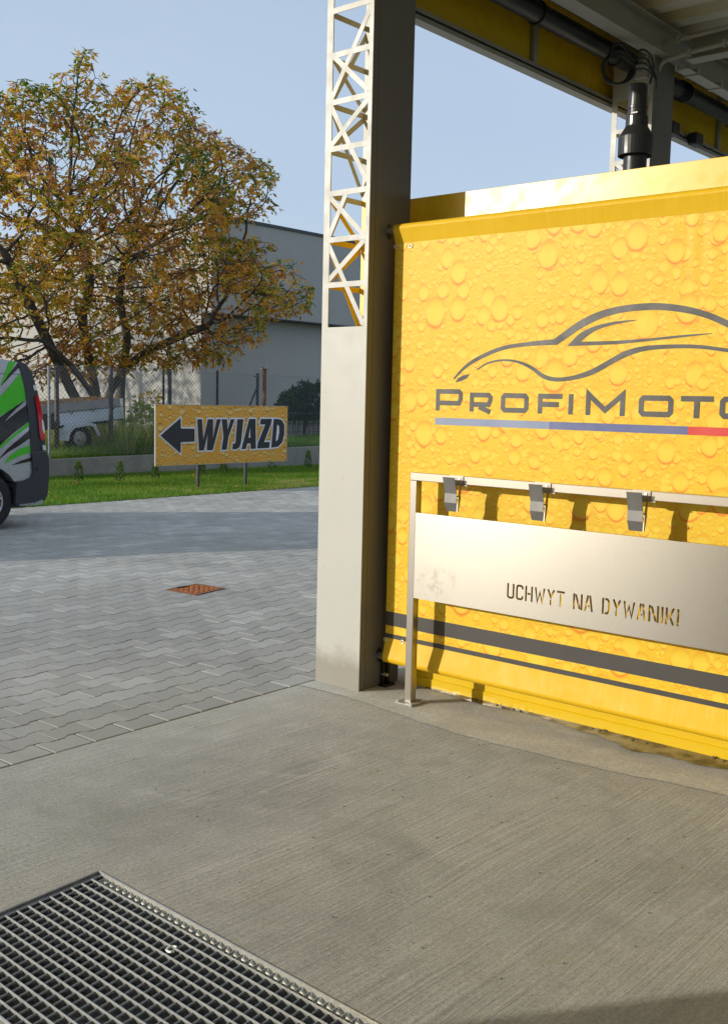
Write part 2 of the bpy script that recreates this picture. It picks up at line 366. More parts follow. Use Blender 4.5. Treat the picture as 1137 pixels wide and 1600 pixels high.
M['redlens'] = Mat('red_lens', (.55, .008, .01), .12); M['whitelens'] = Mat('white_lens', (.7, .68, .66), .15)
M['tyre'] = paint('tyre_rubber', (.018, .018, .02), .8, .1, 20)
M['alloy'] = paint('silver_alloy', (.55, .55, .57), .3, .04, 8, metal=.8)
M['trailer'] = paint('galvanised_trailer_panel', (.56, .62, .68), .5, .06, 6)
M['canvas'] = paint('grey_trailer_cover', (.32, .31, .30), .8, .1, 8)
M['puddle'] = Mat('wet_dirty_concrete', (.10, .08, .03), .3)
_m = M['puddle']; _m.base(_m.ramp(_m.noise(14, 6, .7), [(.35, (.035, .028, .015)), (.5, (.13, .10, .04)), (.7, (.24, .18, .06))])); _m.roughness(_m.ramp(_m.noise(9, 4), [(.4, .12), (.6, .5)]))
mt = {k: v.m for k, v in M.items()}

# ================================================================== SETTING
def sheet(name, pts, z, mat, kind='structure', thick=0):
    b = MB(); b.prism(pts, lambda x, y: (x, y, z), (lambda x, y: (x, y, z-thick)) if thick else None)
    return b.build(name, mat, kind=kind)
sheet('terrain', [(-400,-400),(700,-400),(700,700),(-400,700)], -.32, mt['soil'])
ROT = .0255; P0 = (4.154, 3.934)
def pv(u, v):      # paving frame (u along the kerb, v away) -> world
    return (P0[0] + u*math.cos(ROT) - v*math.sin(ROT), P0[1] + u*math.sin(ROT) + v*math.cos(ROT))
# concrete slab with the drain pit cut out
G0 = Vector((1.954, 2.797)); GA = Vector((1.319, 2.757)) - G0; GB = (Vector((1.925, 1.593)) - G0).normalized()*1.9
g1, g2, g3 = G0+GA, G0+GA+GB, G0+GB
b = MB()
e0, e1 = pv(-10, 0), pv(11, 0)
outer = [(-6, -8), (15, -8), e1, e0]
b.prism([tuple(p) for p in outer], lambda x, y: (x, y, 0), None, holes=[[tuple(g3), tuple(g2), tuple(g1), tuple(G0)]])
b.add([(e0[0], e0[1], 0), (e1[0], e1[1], 0), (e1[0], e1[1], -.15), (e0[0], e0[1], -.15)], [(0,1,2,3)])
b.build('concrete_slab', mt['slab'], kind='structure')
b = MB(); c4 = [G0, g1, g2, g3]
for i in range(4):
    p, q = c4[i], c4[(i+1) % 4]; b.add([(p.x,p.y,-.001),(q.x,q.y,-.001),(q.x,q.y,-.3),(p.x,p.y,-.3)], [(0,1,2,3)])
b.add([(p.x, p.y, -.3) for p in c4], [(0,1,2,3)])
b.build('drain_pit', mt['galvdark'], kind='structure')
# paler smooth strip at the foot of the wall
ks = [(4.03, 3.925), (4.04, 3.7), (4.035, 3.5), (4.0, 3.25), (3.974, 3.03), (3.95, 2.8), (3.957, 2.58), (3.98, 2.3), (4.0, 2.05), (4.05, 1.8), (4.077, 1.567), (4.06, 1.2), (4.0, .6), (4.0, -.8)]
ks2 = []
for i in range(len(ks)-1):
    for t in range(6):
        k = t/6; x = ks[i][0]*(1-k)+ks[i+1][0]*k; y = ks[i][1]*(1-k)+ks[i+1][1]*k
        ks2.append((x + .008*noise.noise(Vector((x*3, y*9, 0))), y))
sheet('kerb', ks2 + [(5.6, -.8), (5.6, 3.93)], .004, mt['kerb'])
pd = [(4.46, 3.40), (4.44, 3.2), (4.42, 3.0), (4.43, 2.8)] + [tuple(onz(x, y).xy) for x, y in ((780,1106),(840,1122),(900,1143),(940,1155),(962,1163),(985,1176),(1020,1181),(1065,1191),(1100,1200),(1137,1205))] + [(4.30, 1.5), (4.27, 1.2), (4.33, .5), (4.4, -.8)]
pd2 = []
for i in range(len(pd)-1):
    for t in range(5):
        k = t/5; x = pd[i][0]*(1-k)+pd[i+1][0]*k; y = pd[i][1]*(1-k)+pd[i+1][1]*k
        pd2.append((x + .02*noise.noise(Vector((x*5, y*14, 3))), y))
sheet('puddle', pd2 + [(4.6, -.8), (4.6, 3.4)], .008, mt['puddle'], 'stuff')

# paving: sand bed + interlocking pavers
bed = MB(); q = [pv(-8, 0.012), pv(18, 0.012), pv(18, 8.80), pv(-8, 8.80)]
bed.add([(x, y, -.014) for x, y in q] , [(0,1,2,3)]); paving = bed.build('paving', mt['sand'], kind='structure')
L, PW, A = .21, .147, .0105
def paver_poly(half=None):
    g = .0028; h = PW/2; c = L/2 - g; m_ = .028
    top = [(-c, h+A-g), (-.5*L+.042, h+A-g), (-.5*L+.042+m_, h-A-g), (.5*L-.042-m_, h-A-g), (.5*L-.042, h+A-g), (c, h+A-g)]
    bot = [(x, -y) for x, y in reversed(top)]
    if half: bot = [(c, -h+g), (-c, -h+g)]
    return top + bot
def paver_geo(poly, cx=0, cy=0, z=0, rot=0):
    n = len(poly); ar = []
    gx = sum(p[0] for p in poly)/n; gy = sum(p[1] for p in poly)/n
    ex = .0005 if poly is not halfp else .006
    ins = [(p[0] - (ex if abs(p[0]-gx) > L*.4 else 0)*(1 if p[0] > gx else -1), p[1] - .003*(1 if p[1] > gy else -1)) for p in poly]
    vs = [(p[0]+cx, p[1]+cy, z) for p in ins] + [(p[0]+cx, p[1]+cy, z-.004) for p in poly] + [(p[0]+cx, p[1]+cy, z-.02) for p in poly]
    vs = [(*pv(x, y), zz) if rot else (x, y, zz) for x, y, zz in vs]
    fs = [tuple(range(n-1, -1, -1))]
    for k in range(n):
        k2 = (k+1) % n; fs += [(k, k2, n+k2, n+k), (n+k, n+k2, 2*n+k2, 2*n+k)]
    return vs, fs
full = paver_poly(); halfp = paver_poly(True)
pm = {}
for nm, pl in (('paver', full), ('edge_paver', halfp)):
    b = MB(); b.add(*paver_geo(pl)); me = b.mesh(nm, mt['paver']); bm = bmesh.new(); bm.from_mesh(me); bmesh.ops.recalc_face_normals(bm, faces=bm.faces)
    if sum(f.normal.z for f in bm.faces) < 0: bmesh.ops.reverse_faces(bm, faces=bm.faces)
    bm.to_mesh(me); bm.free(); pm[nm] = me
cells = []
for r in range(60):
    v = .012 + PW/2 + r*PW
    if v > 8.75: break
    for k in range(-38, 80):
        u = k*L + (L/2 if r % 2 else 0) - .075
        if not -7.5 < u < 16: continue
        x, y = pv(u, v); d = Vector((x, y, -H)); cz = d.dot(fw)
        vis = cz > .5 and -30 < CX + F*d.dot(R2)/cz < 500
        size = F*.2/max(cz, .1)
        if x > 12 and False: continue
        cells.append((0 if vis else 1, cz, u, v, r))
cells.sort()
rest = MB(); rnd = random.Random(3)
for i, (iv, cz, u, v, r) in enumerate(cells):
    dz = rnd.uniform(-.0012, .0012); pl = halfp if r == 0 else full
    if i < 290:
        o = bpy.data.objects.new('paver', pm['edge_paver' if r == 0 else 'paver']); COL.objects.link(o); o.parent = paving
        o.location = (*pv(u, v), dz); o.rotation_euler = (rnd.uniform(-.004, .004), rnd.uniform(-.004, .004), ROT)
    else: rest.add(*paver_geo(pl, u, v, dz, 1))
o = rest.build('pavers', mt['paver_i'], paving, kind='stuff', fix=False)
bm = bmesh.new(); bm.from_mesh(o.data)
bmesh.ops.recalc_face_normals(bm, faces=bm.faces)
for f in bm.faces:
    if len(f.verts) > 4 and f.normal.z < 0: f.normal_flip()
bm.to_mesh(o.data); bm.free()
# lawn, retaining wall, raised ground
q = [pv(-8, 8.80), pv(30, 8.80), (34, 17.2), (-6, 17.2)]
sheet('lawn', [tuple(p) for p in q], -.012, mt['lawnsoil'])
def wtop(x): return .315 + .016*max(0, x-11)
rw = MB(); n = 40; vs = []; fs = []
for i in range(n+1):
    x = -6 + 34*i/n + (0 if i in (0, n) else .0); z = wtop(x) + .006*noise.noise(Vector((x, 0, 0)))
    vs += [(x, 17.15, -.1), (x, 17.15, z-.008), (x, 17.158, z), (x, 17.34, z), (x, 17.34, -.1)]
for i in range(n):
    for k in range(4): a = i*5+k; fs.append((a, a+5, a+6, a+1))
rw.add(vs, fs); rw = rw.build('retaining_wall', mt['wallconc']); tag(rw, 'low grey concrete retaining wall between the lawn and the chain-link fence', 'wall')
b = MB(); vs = []; fs = []; nx, ny = 40, 12
for j in range(ny+1):
    for i in range(nx+1):
        x = -30 + 110*i/nx; y = 17.34 + (120-17.34)*(j/ny)**2.2
        vs.append((x, y, wtop(min(x, 22))-.02 + (.05*noise.noise(Vector((x*.4, y*.4, 0))) if j else 0)))
for j in range(ny):
    for i in range(nx): a = j*(nx+1)+i; fs.append((a, a+1, a+nx+2, a+nx+1))
b.add(vs, fs); b.build('raised_ground', mt['soil'], kind='structure')

# ================================================================== MANHOLE PLATE
mh = thing('manhole_cover', (5.48, 6.50, 0), 'small square rusty orange metal cover set in the grey pavers', 'manhole cover')
mq = [Vector(p) for p in ((5.292, 6.647), (5.643, 6.688), (5.678, 6.379), (5.305, 6.302))]
cc = sum(mq, Vector((0, 0)))/4
MB().prism([tuple(p) for p in mq], lambda x, y: (x, y, .006), lambda x, y: (x, y, -.01), holes=[[tuple(cc+(p-cc)*.9) for p in reversed(mq)]]).build('frame', mt['rust'], mh)
b = MB(); b.prism([tuple(cc+(p-cc)*.88) for p in mq], lambda x, y: (x, y, .004), lambda x, y: (x, y, -.01))
for i in range(9):
    for j in range(9):
        s_, t_ = (i+1)/10, (j+1)/10
        p = (mq[0]*(1-s_)+mq[1]*s_)*(1-t_) + (mq[3]*(1-s_)+mq[2]*s_)*t_; p = cc+(p-cc)*.86
        if (i+j) % 2: b.box((p.x-.011, p.y-.005, .003), (p.x+.011, p.y+.005, .0075))
        else: b.box((p.x-.005, p.y-.011, .003), (p.x+.005, p.y+.011, .0075))
b.build('cover_plate', mt['rustplate'], mh)
MB().box((cc.x-.09, cc.y+.12, .002), (cc.x+.01, cc.y+.145, .012)).build('lifting_slot', mt['darkmetal'], mh)

# ================================================================== DRAIN GRATE
gr = thing('drain_grate', (G0.x, G0.y, 0), 'galvanised steel bar grating over the drain in the concrete floor', 'drain grate')
ua, ub = GA.normalized(), GB.normalized()
def gp(a, b_, z): p = G0 + ua*a + ub*b_; return (p.x, p.y, z)
la, lb = GA.length, GB.length
for (a0, b0_), (a1, b1_) in (((0,0),(0,lb)), ((0,0),(la,0)), ((la,0),(la,lb)), ((0,lb),(la,lb))):
    MB().bar(gp(a0, b0_, -.012), gp(a1, b1_, -.012), .006, .03).build('frame_rail', mt['galv' if a0 == a1 else 'galvdark'], gr)
MB().bar(gp(.006, 0.02, -.02), gp(.006, lb, -.02), .018, .006).build('frame_ledge', mt['galv'], gr)
MB().bar(gp(.0, 0.006, -.006), gp(la, .006, -.004), .034, .004).build('end_strip', mt['galvdark'], gr)
bbm = MB(); bbm.bar((0,0,.0085), (*(ub*(lb-.03)), .0085), .0036, .005); bbm.bar((0,0,-.0045), (*(ub*(lb-.03)), -.0045), .003, .0209)
bb = bbm.mesh('bearing_bar', mt['galv']); bb.materials.append(mt['galvdark'])  # webs darker than tops: shade between the bars put into the colour
for i_, p_ in enumerate(bb.polygons): p_.material_index = 0 if i_ < 6 else 1
a = .044
while a < la-.01:
    o = bpy.data.objects.new('bearing_bar', bb); COL.objects.link(o); o.parent = gr
    o.location = Vector(gp(a, .022, -.0115)) - gr.location; a += .0395
b_ = .045; k = 0
cb = MB().bar((0,0,0), (*(ua*(la-.012)), 0), .0018, .006).mesh('cross_bar', mt['galvmid'])
while b_ < lb-.02:
    o = bpy.data.objects.new('cross_bar', cb); COL.objects.link(o); o.parent = gr
    o.location = Vector(gp(.006, b_, -.0065)) - gr.location; b_ += .0335
# toothed side ledge
b = MB(); t = .04
while t < lb-.03: b.bar(gp(.012, t, -.014), gp(.034, t+.014, -.014), .006, .01); t += .0335
b.build('serrated_edge', mt['galvmid'], gr)
b = MB(); cc3 = gp(.13, .545, -.004)
b.tube([(cc3[0]+.016*math.cos(t), cc3[1]+.016*math.sin(t), -.003) for t in [k*math.pi/5 for k in range(8)]], .004, 6); b.build('lifting_ring', mt['galv'], gr)

# ================================================================== COLUMNS
CXW, CY0, CY1 = .332, 3.608, 3.925
Hs = [3.53, 3.309, 3.075, 2.84, 2.614, 2.3775, 2.1445]
Ds = [((3.631, 3.496), (3.883, 3.1)), ((3.876, 3.305), (3.641, 3.104)), ((3.639, 3.055), (3.884, 2.860)), ((3.885, 3.05), (3.636, 2.66)),
      ((3.775, 2.601), (3.884, 2.404)), ((3.877, 2.59), (3.646, 2.388)), ((3.887, 2.35), (3.64, 1.94)), ((3.648, 2.355), (3.886, 2.171))]
LB, LT = 1.925, 3.745          # lattice bottom and top
def lattice(b, x, th, mirror=False):
    """cut-out sheet in the plane x: borders, rails and diagonals, butted slightly staggered in depth"""
    f = (lambda y: CY0+CY1-y) if mirror else (lambda y: y)
    def q(y0, z0, y1, z1, d=0.): b.box((x+d, f(y0), z0), (x+th-d, f(y1), z1))
    q(CY0+.0005, .0, CY1, LB); q(CY0+.0005, LT, CY1, 4.18)
    q(CY0+.0005, LB, CY0+.026, LT); q(CY1-.043, LB, CY1, LT)
    for h in Hs: q(CY0+.026, h-.014, CY1-.043, h+.014)
    for i, ((ya, za), (yb, zb)) in enumerate(Ds):
        p, r = Vector((x+th/2, f(ya), za)), Vector((x+th/2, f(yb), zb)); d = (r-p).normalized()*.008
        b.bar(p-d, r+d, .027, th-.0006-.0003*i, up=(1, 0, 0))
def column(x, label):
    c = thing('canopy_column', (x+CXW/2, (CY0+CY1)/2, 0), label, 'column', 'sheet-clad columns along the canopy front')
    b = MB(); lattice(b, x, .004); b.build('lattice_panel', mt['cream'], c)
    MB().box((x+CXW-.034, CY0+.008, 2.63), (x+CXW-.03, CY1-.0045, 4.18)).build('back_panel', mt['cream'], c)
    MB().box((x+CXW-.034, CY0+.008, 0), (x+CXW-.03, CY1-.0045, 2.629)).build('back_panel', mt['yellow_in'], c)
    MB().box((x+.005, CY0, 0), (x+.045, CY0+.003, 4.18)).build('corner_strip', mt['cream_shade'], c)
    MB().box((x+.0475, CY0, 0), (x+CXW-.0045, CY0+.003, 4.18)).build('side_panel', mt['cream_shade'], c)
    MB().box((x+.005, CY0+.0045, 0), (x+CXW-.005, CY0+.0075, 4.18)).build('inner_panel', mt['yellow_in'], c)
    b = MB(); b2_ = MB(); lattice(b2_, 0, .004, True)      # the same cut-out pattern turned round the corner
    for vx, vy_, vz in b2_.v: b.v.append((x+.0045+(CXW-.009)*(vy_-CY0)/(CY1-CY0), CY1-vx, vz))
    hi_ = [f for f in b2_.f if sum(b.v[i][2] for i in f)/4 > 2.5 or max(b.v[i][2] for i in f) > 3.7 or max(b.v[i][2] for i in f) < 1.93]; lo_ = [f for f in b2_.f if f not in hi_]
    b.f = hi_; b.build('outer_lattice_panel', mt['cream'], c)
    b3_ = MB(); b3_.v = list(b.v); b3_.f = lo_; b3_.build('outer_lattice_panel', mt['yellow_in'], c)
    MB().box((x+.01, CY0+.01, -.003), (x+CXW-.01, CY1-.006, .012)).build('base_plate', mt['greysteel'], c)
    return c
col1 = column(4.158, 'cream cut-out steel column standing at the left end of the drop-printed banner')
col2 = column(7.195, 'farther cream cut-out column seen behind the black stack above the yellow wall')
col0 = column(-1.70, 'cream cut-out steel column of the next bay, behind the camera position')
# slot openings with the roller shaft bracket on column 1
for z0, nm in ((2.418, 'roller_slot'), (.178, 'roller_slot')):
    b = MB(); n = 20; pts = [(4.318+.021*math.cos(2*math.pi*k/n), z0+.04*math.sin(2*math.pi*k/n)) for k in range(n)]
    b.prism(pts, lambda x, z: (x, CY0-.0015, z), lambda x, z: (x, CY0+.001, z)); b.build(nm, mt['dark'], col1)
b = MB(); b.box((4.33, 3.585, .0), (4.345, 3.606, .17)); b.box((4.365, 3.585, 0), (4.385, 3.606, .19)); b.box((4.318, 3.56, .004), (4.40, 3.606, .02)); b.build('slot_guide', mt['darkmetal'], col1)
MB().tube([(4.3375, 3.56, .07), (4.3375, 3.60, .07)], .009, 8).build('bolt', mt['galv'], col1)

# ================================================================== PARTITION WALL
WX, YE = 4.57, -.8
pw = thing('partition_wall', (WX+.06, 1.5, 0), 'yellow coated sheet partition wall behind the drop-printed banner', 'wall')
ys = [3.90, .95, YE]
for i in range(len(ys)-1):
    MB().box((WX, ys[i+1]+.0015, .12), (WX+.02, ys[i]-.0015, 2.631)).build('wall_panel', mt['yellow'], pw, bevel=.002)
    MB().box((WX+.10, ys[i+1]+.0015, .12), (WX+.12, ys[i]-.0015, 2.631)).build('wall_panel', mt['yellow'], pw, bevel=.002)
MB().box((WX+.0205, YE, 2.60), (WX+.0995, 3.90, 2.628)).build('top_capping', mt['yellow'], pw, bevel=.003)
b = MB(); b.prism([(4.485, .0), (4.485, .052), (4.492, .058), (4.492, .115), (4.50, .122), (WX+.12, .122), (WX+.12, 0)], lambda x, z: (x, YE, z), lambda x, z: (x, 3.55, z)); b.build('plinth', mt['yellow'], pw)
# partition of the bay behind the camera, casts the shade at the picture's foot
pw0 = thing('partition_wall', (-1.3, 1.5, 0), 'yellow sheet partition wall of the bay behind the camera position', 'wall')
MB().box((-1.39, -6, 0), (-1.37, 3.6, 2.62)).build('wall_panel', mt['yellow'], pw0); MB().box((-1.49, -6, 0), (-1.47, 3.6, 2.62)).build('wall_panel', mt['yellow'], pw0)

# ================================================================== BANNER
BX = 4.308; by0, by1 = 3.557, -.7
bn = thing('banner', (BX, 1.5, 0), 'yellow tarpaulin printed with water drops, a car outline and lettering, stretched on the wall', 'banner')
zt, zb_ = 2.352, .283
def grid_yz(x, y0, y1, z0, z1, ny, nz, amp, seed):
    vs, fs = [], []
    for j in range(nz+1):
        for i in range(ny+1):
            y = y0+(y1-y0)*i/ny; z = z0+(z1-z0)*j/nz; e = min(1, min(z-z0, z1-z)*6, (y0-y)*6+.0)
            vs.append((x + amp*e*noise.noise(Vector((y*1.3+seed, z*.9, seed))), y, z))
    for j in range(nz):
        for i in range(ny): a = j*(ny+1)+i; fs.append((a, a+1, a+ny+2, a+ny+1))
    return vs, fs
gv, gf = grid_yz(BX, by0, by1, zb_, zt, 300, 30, .0, 1)
gv = [(x + (.0035*math.exp(-((y-1.965-.012*math.sin(z*9))/.014)**2) + .002*math.exp(-((y-2.02-.015*math.sin(z*7+1))/.010)**2) + .002*math.exp(-((y-1.90)/.02)**2))*max(0, min(1, (z-1.99)*5)), y, z) for x, y, z in gv]
b = MB(); b.add(gv, gf); b.build('printed_sheet', mt['banner'], bn, smooth=True)
def sleeve(z_flat, z_ax, r, xax, sgn):      # the plain yellow tarp running from the flat sheet round a roller
    prof = [(BX, z_flat), (xax-r*.96, z_ax - sgn*r*.1)]
    for k in range(0, 9): t = math.pi*(1 - k/8*.95); prof.append((xax + r*math.cos(t), z_ax + sgn*r*math.sin(t)))
    prof.append((xax+r, z_ax-sgn*.02)); ny = 150; vs, fs = [], []
    for i in range(ny+1):
        y = by0 - .0 + (by1-by0)*i/ny
        for k, (x, z) in enumerate(prof):
            w = 0.0016*noise.noise(Vector((y*16, k*.35, sgn*5)))*(1 if k else 0) if True else 0
            vs.append((x - abs(w), y, z+w*.5))
    m_ = len(prof)
    for i in range(ny):
        for k in range(m_-1): a = i*m_+k; fs.append((a, a+1, a+m_+1, a+m_))
    return vs, fs
b = MB(); b.add(*sleeve(zt, 2.424, .026, 4.312, 1)); b.build('top_sleeve', mt['tarp'], bn, smooth=True)
b = MB(); b.add(*sleeve(zb_, .178, .030, 4.314, -1)); b.build('bottom_sleeve', mt['tarp'], bn, smooth=True)
MB().tube([(4.312, 3.612, 2.422), (4.312, by1, 2.422)], .019, 14).build('roller', mt['galv'], bn, smooth=True)
MB().tube([(4.314, 3.612, .178), (4.314, by1, .178)], .019, 14).build('roller', mt['galv'], bn, smooth=True)
for (px, py) in ((618.5, 385), (642, 384), (602, 999), (629, 1003)):
    p = onx(px, py, BX); b = MB()
    b.tube([(BX-.003, p.y+.009*math.cos(t), p.z+.009*math.sin(t)) for t in [k*math.pi/6 for k in range(13)]], .003, 6, False); b.build('eyelet', mt['galv'], bn, smooth=True)
def decal(name, mat, poly, off=.0012, holes=(), parent=None, px=True, x=BX):
    P = [onx(a, c, x) for a, c in poly] if px else [Vector((x, a, c)) for a, c in poly]
    Hh = [[onx(a, c, x) for a, c in h] if px else [Vector((x, a, c)) for a, c in h] for h in holes]
    b = MB(); b.prism([(p.y, p.z) for p in P], lambda y, z: (x-off, y, z), None, holes=[[(p.y, p.z) for p in h] for h in Hh])
    return b.build(name, mat, parent)
for z0, z1 in ((.353, .428), (.2845, .3085)):
    decal('printed_stripe', mt['print_dark'], [(by0, z0), (by1, z0), (by1, z1), (by0, z1)], parent=bn, px=False)
def z5(pts): return [(580+a/2.041, 320+c/2.041) for a, c in pts]
def smooth_pts(pts, n=4):      # Catmull-Rom through the traced points
    out = []
    for i in range(len(pts)-1):
        p0 = pts[max(i-1, 0)]; p1 = pts[i]; p2 = pts[i+1]; p3 = pts[min(i+2, len(pts)-1)]
        for k in range(n):
            t = k/n
            out.append(tuple(.5*((2*p1[j]) + (-p0[j]+p2[j])*t + (2*p0[j]-5*p1[j]+4*p2[j]-p3[j])*t*t + (-p0[j]+3*p1[j]-3*p2[j]+p3[j])*t**3) for j in (0, 1)))
    return out+[pts[-1]]
o1 = [(262,552),(300,510),(350,478),(420,450),(500,437),(582,428)]; o2 = [(582,428),(620,400),(660,372),(720,342),(780,325),(850,315),(920,313),(1000,322),(1070,340),(1137,368),(1220,412),(1300,466)]
i1 = [(264,557),(302,520),(352,490),(422,462),(502,450),(592,446)]; i2 = [(592,446),(630,420),(668,394),(725,365),(785,346),(850,337),(920,335),(1000,344),(1070,362),(1137,392),(1220,436),(1300,476)]
decal('car_logo', mt['print_dark'], z5(smooth_pts(o1)+smooth_pts(o2) + list(reversed(smooth_pts(i1)+smooth_pts(i2)))), parent=bn)
lo = [(335,525),(370,502),(420,492),(470,497),(515,515),(550,540),(590,550),(640,545),(700,525),(760,492),(810,465),(870,450),(950,445),(1040,446),(1137,458),(1260,478)]
li = [(338,527),(372,507),(420,498),(465,504),(508,524),(545,552),(585,563),(645,558),(708,540),(768,507),(818,482),(875,465),(950,458),(1040,458),(1137,470),(1260,488)]
decal('car_logo', mt['print_dark'], z5(smooth_pts(lo)+list(reversed(smooth_pts(li)))), parent=bn)
decal('car_logo', mt['print_dark'], z5([(268,566),(276,553),(292,544),(314,539),(305,552),(290,560)]), parent=bn)
wi = smooth_pts([(625,450),(645,428),(672,405),(715,386),(775,372),(845,366)]) + smooth_pts([(845,368),(780,380),(725,396),(692,415),(668,436)]) + smooth_pts([(668,436),(780,433),(900,424),(1000,414),(1085,409)]) + smooth_pts([(1085,411),(1000,421),(900,432),(780,444),(625,450)])
decal('car_logo', mt['print_dark'], z5([p for i, p in enumerate(wi) if i == 0 or math.dist(p, wi[i-1]) > .5][:-1]), parent=bn)
# lettering: ribbons of constant width
def ribbon(pts, w, closed=False):
    P = [Vector(p) for p in pts]; n = len(P); Lf, Rt = [], []
    for i in range(n):
        a = P[i]-P[i-1] if (i > 0 or closed) else P[1]-P[0]
        c = P[(i+1) % n]-P[i] if (i < n-1 or closed) else P[i]-P[i-1]
        a = a.normalized(); c = c.normalized(); na = Vector((-a.y, a.x)); nc = Vector((-c.y, c.x)); m_ = (na+nc)
        m_ = m_.normalized(); k = min(1/max(m_.dot(na), .3), 2.4)
        Lf.append(tuple(P[i]+m_*w/2*k)); Rt.append(tuple(P[i]-m_*w/2*k))
    return (Lf, Rt)
def letter(ch, y0, y1, zb, h, t, mat, parent):      # y0 > y1: left edge to right edge as seen
    w = y0-y1; hx = t*1.0
    def P(u, v): return (y0 - u, zb + v)
    R = []; C = []; t2 = t/2; c = .022
    if ch == 'I': R = [[(t2, 0), (t2, h)]]
    elif ch == 'P': R = [[(t2, 0), (t2, h-t2), (w-c, h-t2), (w-t2, h-c), (w-t2, h*.36+c), (w-c, h*.36), (t*1.02, h*.36)]]
    elif ch == 'R': R = [[(t2, 0), (t2, h-t2), (w-c, h-t2), (w-t2, h-c), (w-t2, h*.38+c), (w-c, h*.38), (t*1.02, h*.38)], [(w*.42, h*.38-t2-.0005), (w*.5, h*.38-t2-.004), (w-t*.5, 0)]]
    elif ch == 'O': C = [[(t2, c), (c, t2), (w-c, t2), (w-t2, c), (w-t2, h-c), (w-c, h-t2), (c, h-t2), (t2, h-c)]]
    elif ch == 'F': R = [[(t2, 0), (t2, h-t2), (w, h-t2)], [(t*1.02, h*.47), (w*.86, h*.47)]]
    elif ch == 'M': R = [[(t2, 0), (t2, h-t*.6), (w/2, h*.22), (w-t2, h-t*.6), (w-t2, 0)]]
    elif ch == 'T': R = [[(0, h-t2), (w, h-t2)], [(w/2, 0), (w/2, h-t*1.02)]]
    b = MB()
    for ri, r in enumerate(R):
        Lf, Rt = ribbon(r, t); poly = Lf + Rt[::-1]
        b.prism([P(*p) for p in poly], lambda y, z: (BX-.0012-.0012*ri, y, z), None)
    for r in C:
        Lf, Rt = ribbon(r, t, True)
        b.prism([P(*p) for p in Rt], lambda y, z: (BX-.0012, y, z), None, holes=[[P(*p) for p in Lf]])
    return b.build('printed_letter', mat, parent)
ZB = 1.503
for ch, a, c, h in (('P',3.265,3.100,.108),('R',3.056,2.923,.093),('O',2.873,2.718,.093),('F',2.666,2.537,.093),('I',2.503,2.475,.093),('M',2.414,2.220,.108),('O',2.154,1.994,.093),('T',1.961,1.817,.093),('O',1.79,1.64,.093)):
    letter(ch, a, c, ZB, h, .0235, mt['print_dark'], bn)
for nm, a, c in (('print_blue1', 3.266, 2.600), ('print_blue2', 2.600, 1.922), ('print_red', 1.922, 1.1)):
    decal('printed_underline', mt[nm], [(a, 1.432), (c, 1.432), (c, 1.467), (a, 1.467)], parent=bn, px=False)

# ================================================================== MAT RACK
rx, PWD = 4.168, .043
rk = thing('mat_rack', (4.19, 2.4, 0), 'stainless steel floor-mat rack with clamps and a cut-lettered panel before the banner', 'rack')
for y in (3.285, .62):
    p = MB(); p.box((rx, y-PWD/2, .006), (rx+PWD, y+PWD/2, 1.151)); post = p.build('post', mt['steel'], rk, bevel=.003)
    pl = MB().box((rx-.038, y-.057, .0045), (rx+PWD+.038, y+.057, .0125)).build('base_plate', mt['greysteel'], rk, bevel=.002)
    for dx in (-.024, PWD+.024):
        for dy in (-.043, .043): MB().lathe([(.0, .021), (.006, .021), (.008, .017), (.008, .012)], (rx+dx, y+dy), 8).build('bolt', mt['galv'], pl)
MB().box((rx, .62-PWD/2, 1.1515), (rx+PWD, 3.285+PWD/2, 1.191)).build('top_rail', mt['steel'], rk, bevel=.003)
# stencil-cut panel
py0, py1, pz0, pz1 = 3.262, .645, .558, .992
t = .0095
def gl(ch, h=.072):
    w = {'U':.040,'C':.040,'H':.041,'W':.056,'Y':.042,'T':.040,'N':.048,'A':.043,'D':.040,'I':.010,'K':.041,' ':.024}[ch]; g = .005
    t2 = t/2; k = .011
    S_ = {'U': [[(t2,h),(t2,k),(k,t2),(w-k,t2),(w-t2,k),(w-t2,h)]],
      'C': [[(w-t2,h*.72),(w-t2,h-k),(w-k,h-t2),(k,h-t2),(t2,h-k),(t2,k),(k,t2),(w-k,t2),(w-t2,k),(w-t2,h*.28)]],
      'H': [[(t2,0),(t2,h)],[(w-t2,0),(w-t2,h)],[(t+g*.6,h/2),(w-t-g*.6,h/2)]],
      'W': [[(0+t2,h),(w*.27,t2),(w*.5,h*.72),(w*.73,t2),(w-t2,h)]],
      'Y': [[(t2,h),(w/2,h*.5),(w-t2,h)],[(w/2,0),(w/2,h*.5-t2-g*1.3)]],
      'T': [[(0,h-t2),(w,h-t2)],[(w/2,0),(w/2,h-t-g)]],
      'N': [[(t2,0),(t2,h)],[(w-t2,0),(w-t2,h)],[(t+g*.8,h-.004),(w-t-g*.8,.004)]],
      'A': [[(t2,0),(w/2-g*.9,h-t2)],[(w-t2,0),(w/2+g*1.6,h*.80)]] + [[(w*.36,h*.27),(w*.60,h*.27)]],
      'D': [[(t2,0),(t2,h)],[(t+g,h-t2),(w-.014,h-t2),(w-t2,h-.018),(w-t2,.018),(w-.014,t2),(t+g,t2)]],
      'I': [[(w/2,0),(w/2,h)]],
      'K': [[(t2,0),(t2,h)],[(w-t2,h),(t+g+.004,h*.5),(w-t2,0)]], ' ': []}[ch]
    if ch == 'A': S_ = [[(t2,0),(w/2-g,h)],[(w-t2,0),(w/2+g,h)]]
    return w, S_
text = 'UCHWYT NA DYWANIKI'; ws = [gl(c)[0] for c in text]; gap = (.853 - sum(ws))/(len(text)-1)
cur = 2.705; holes = []
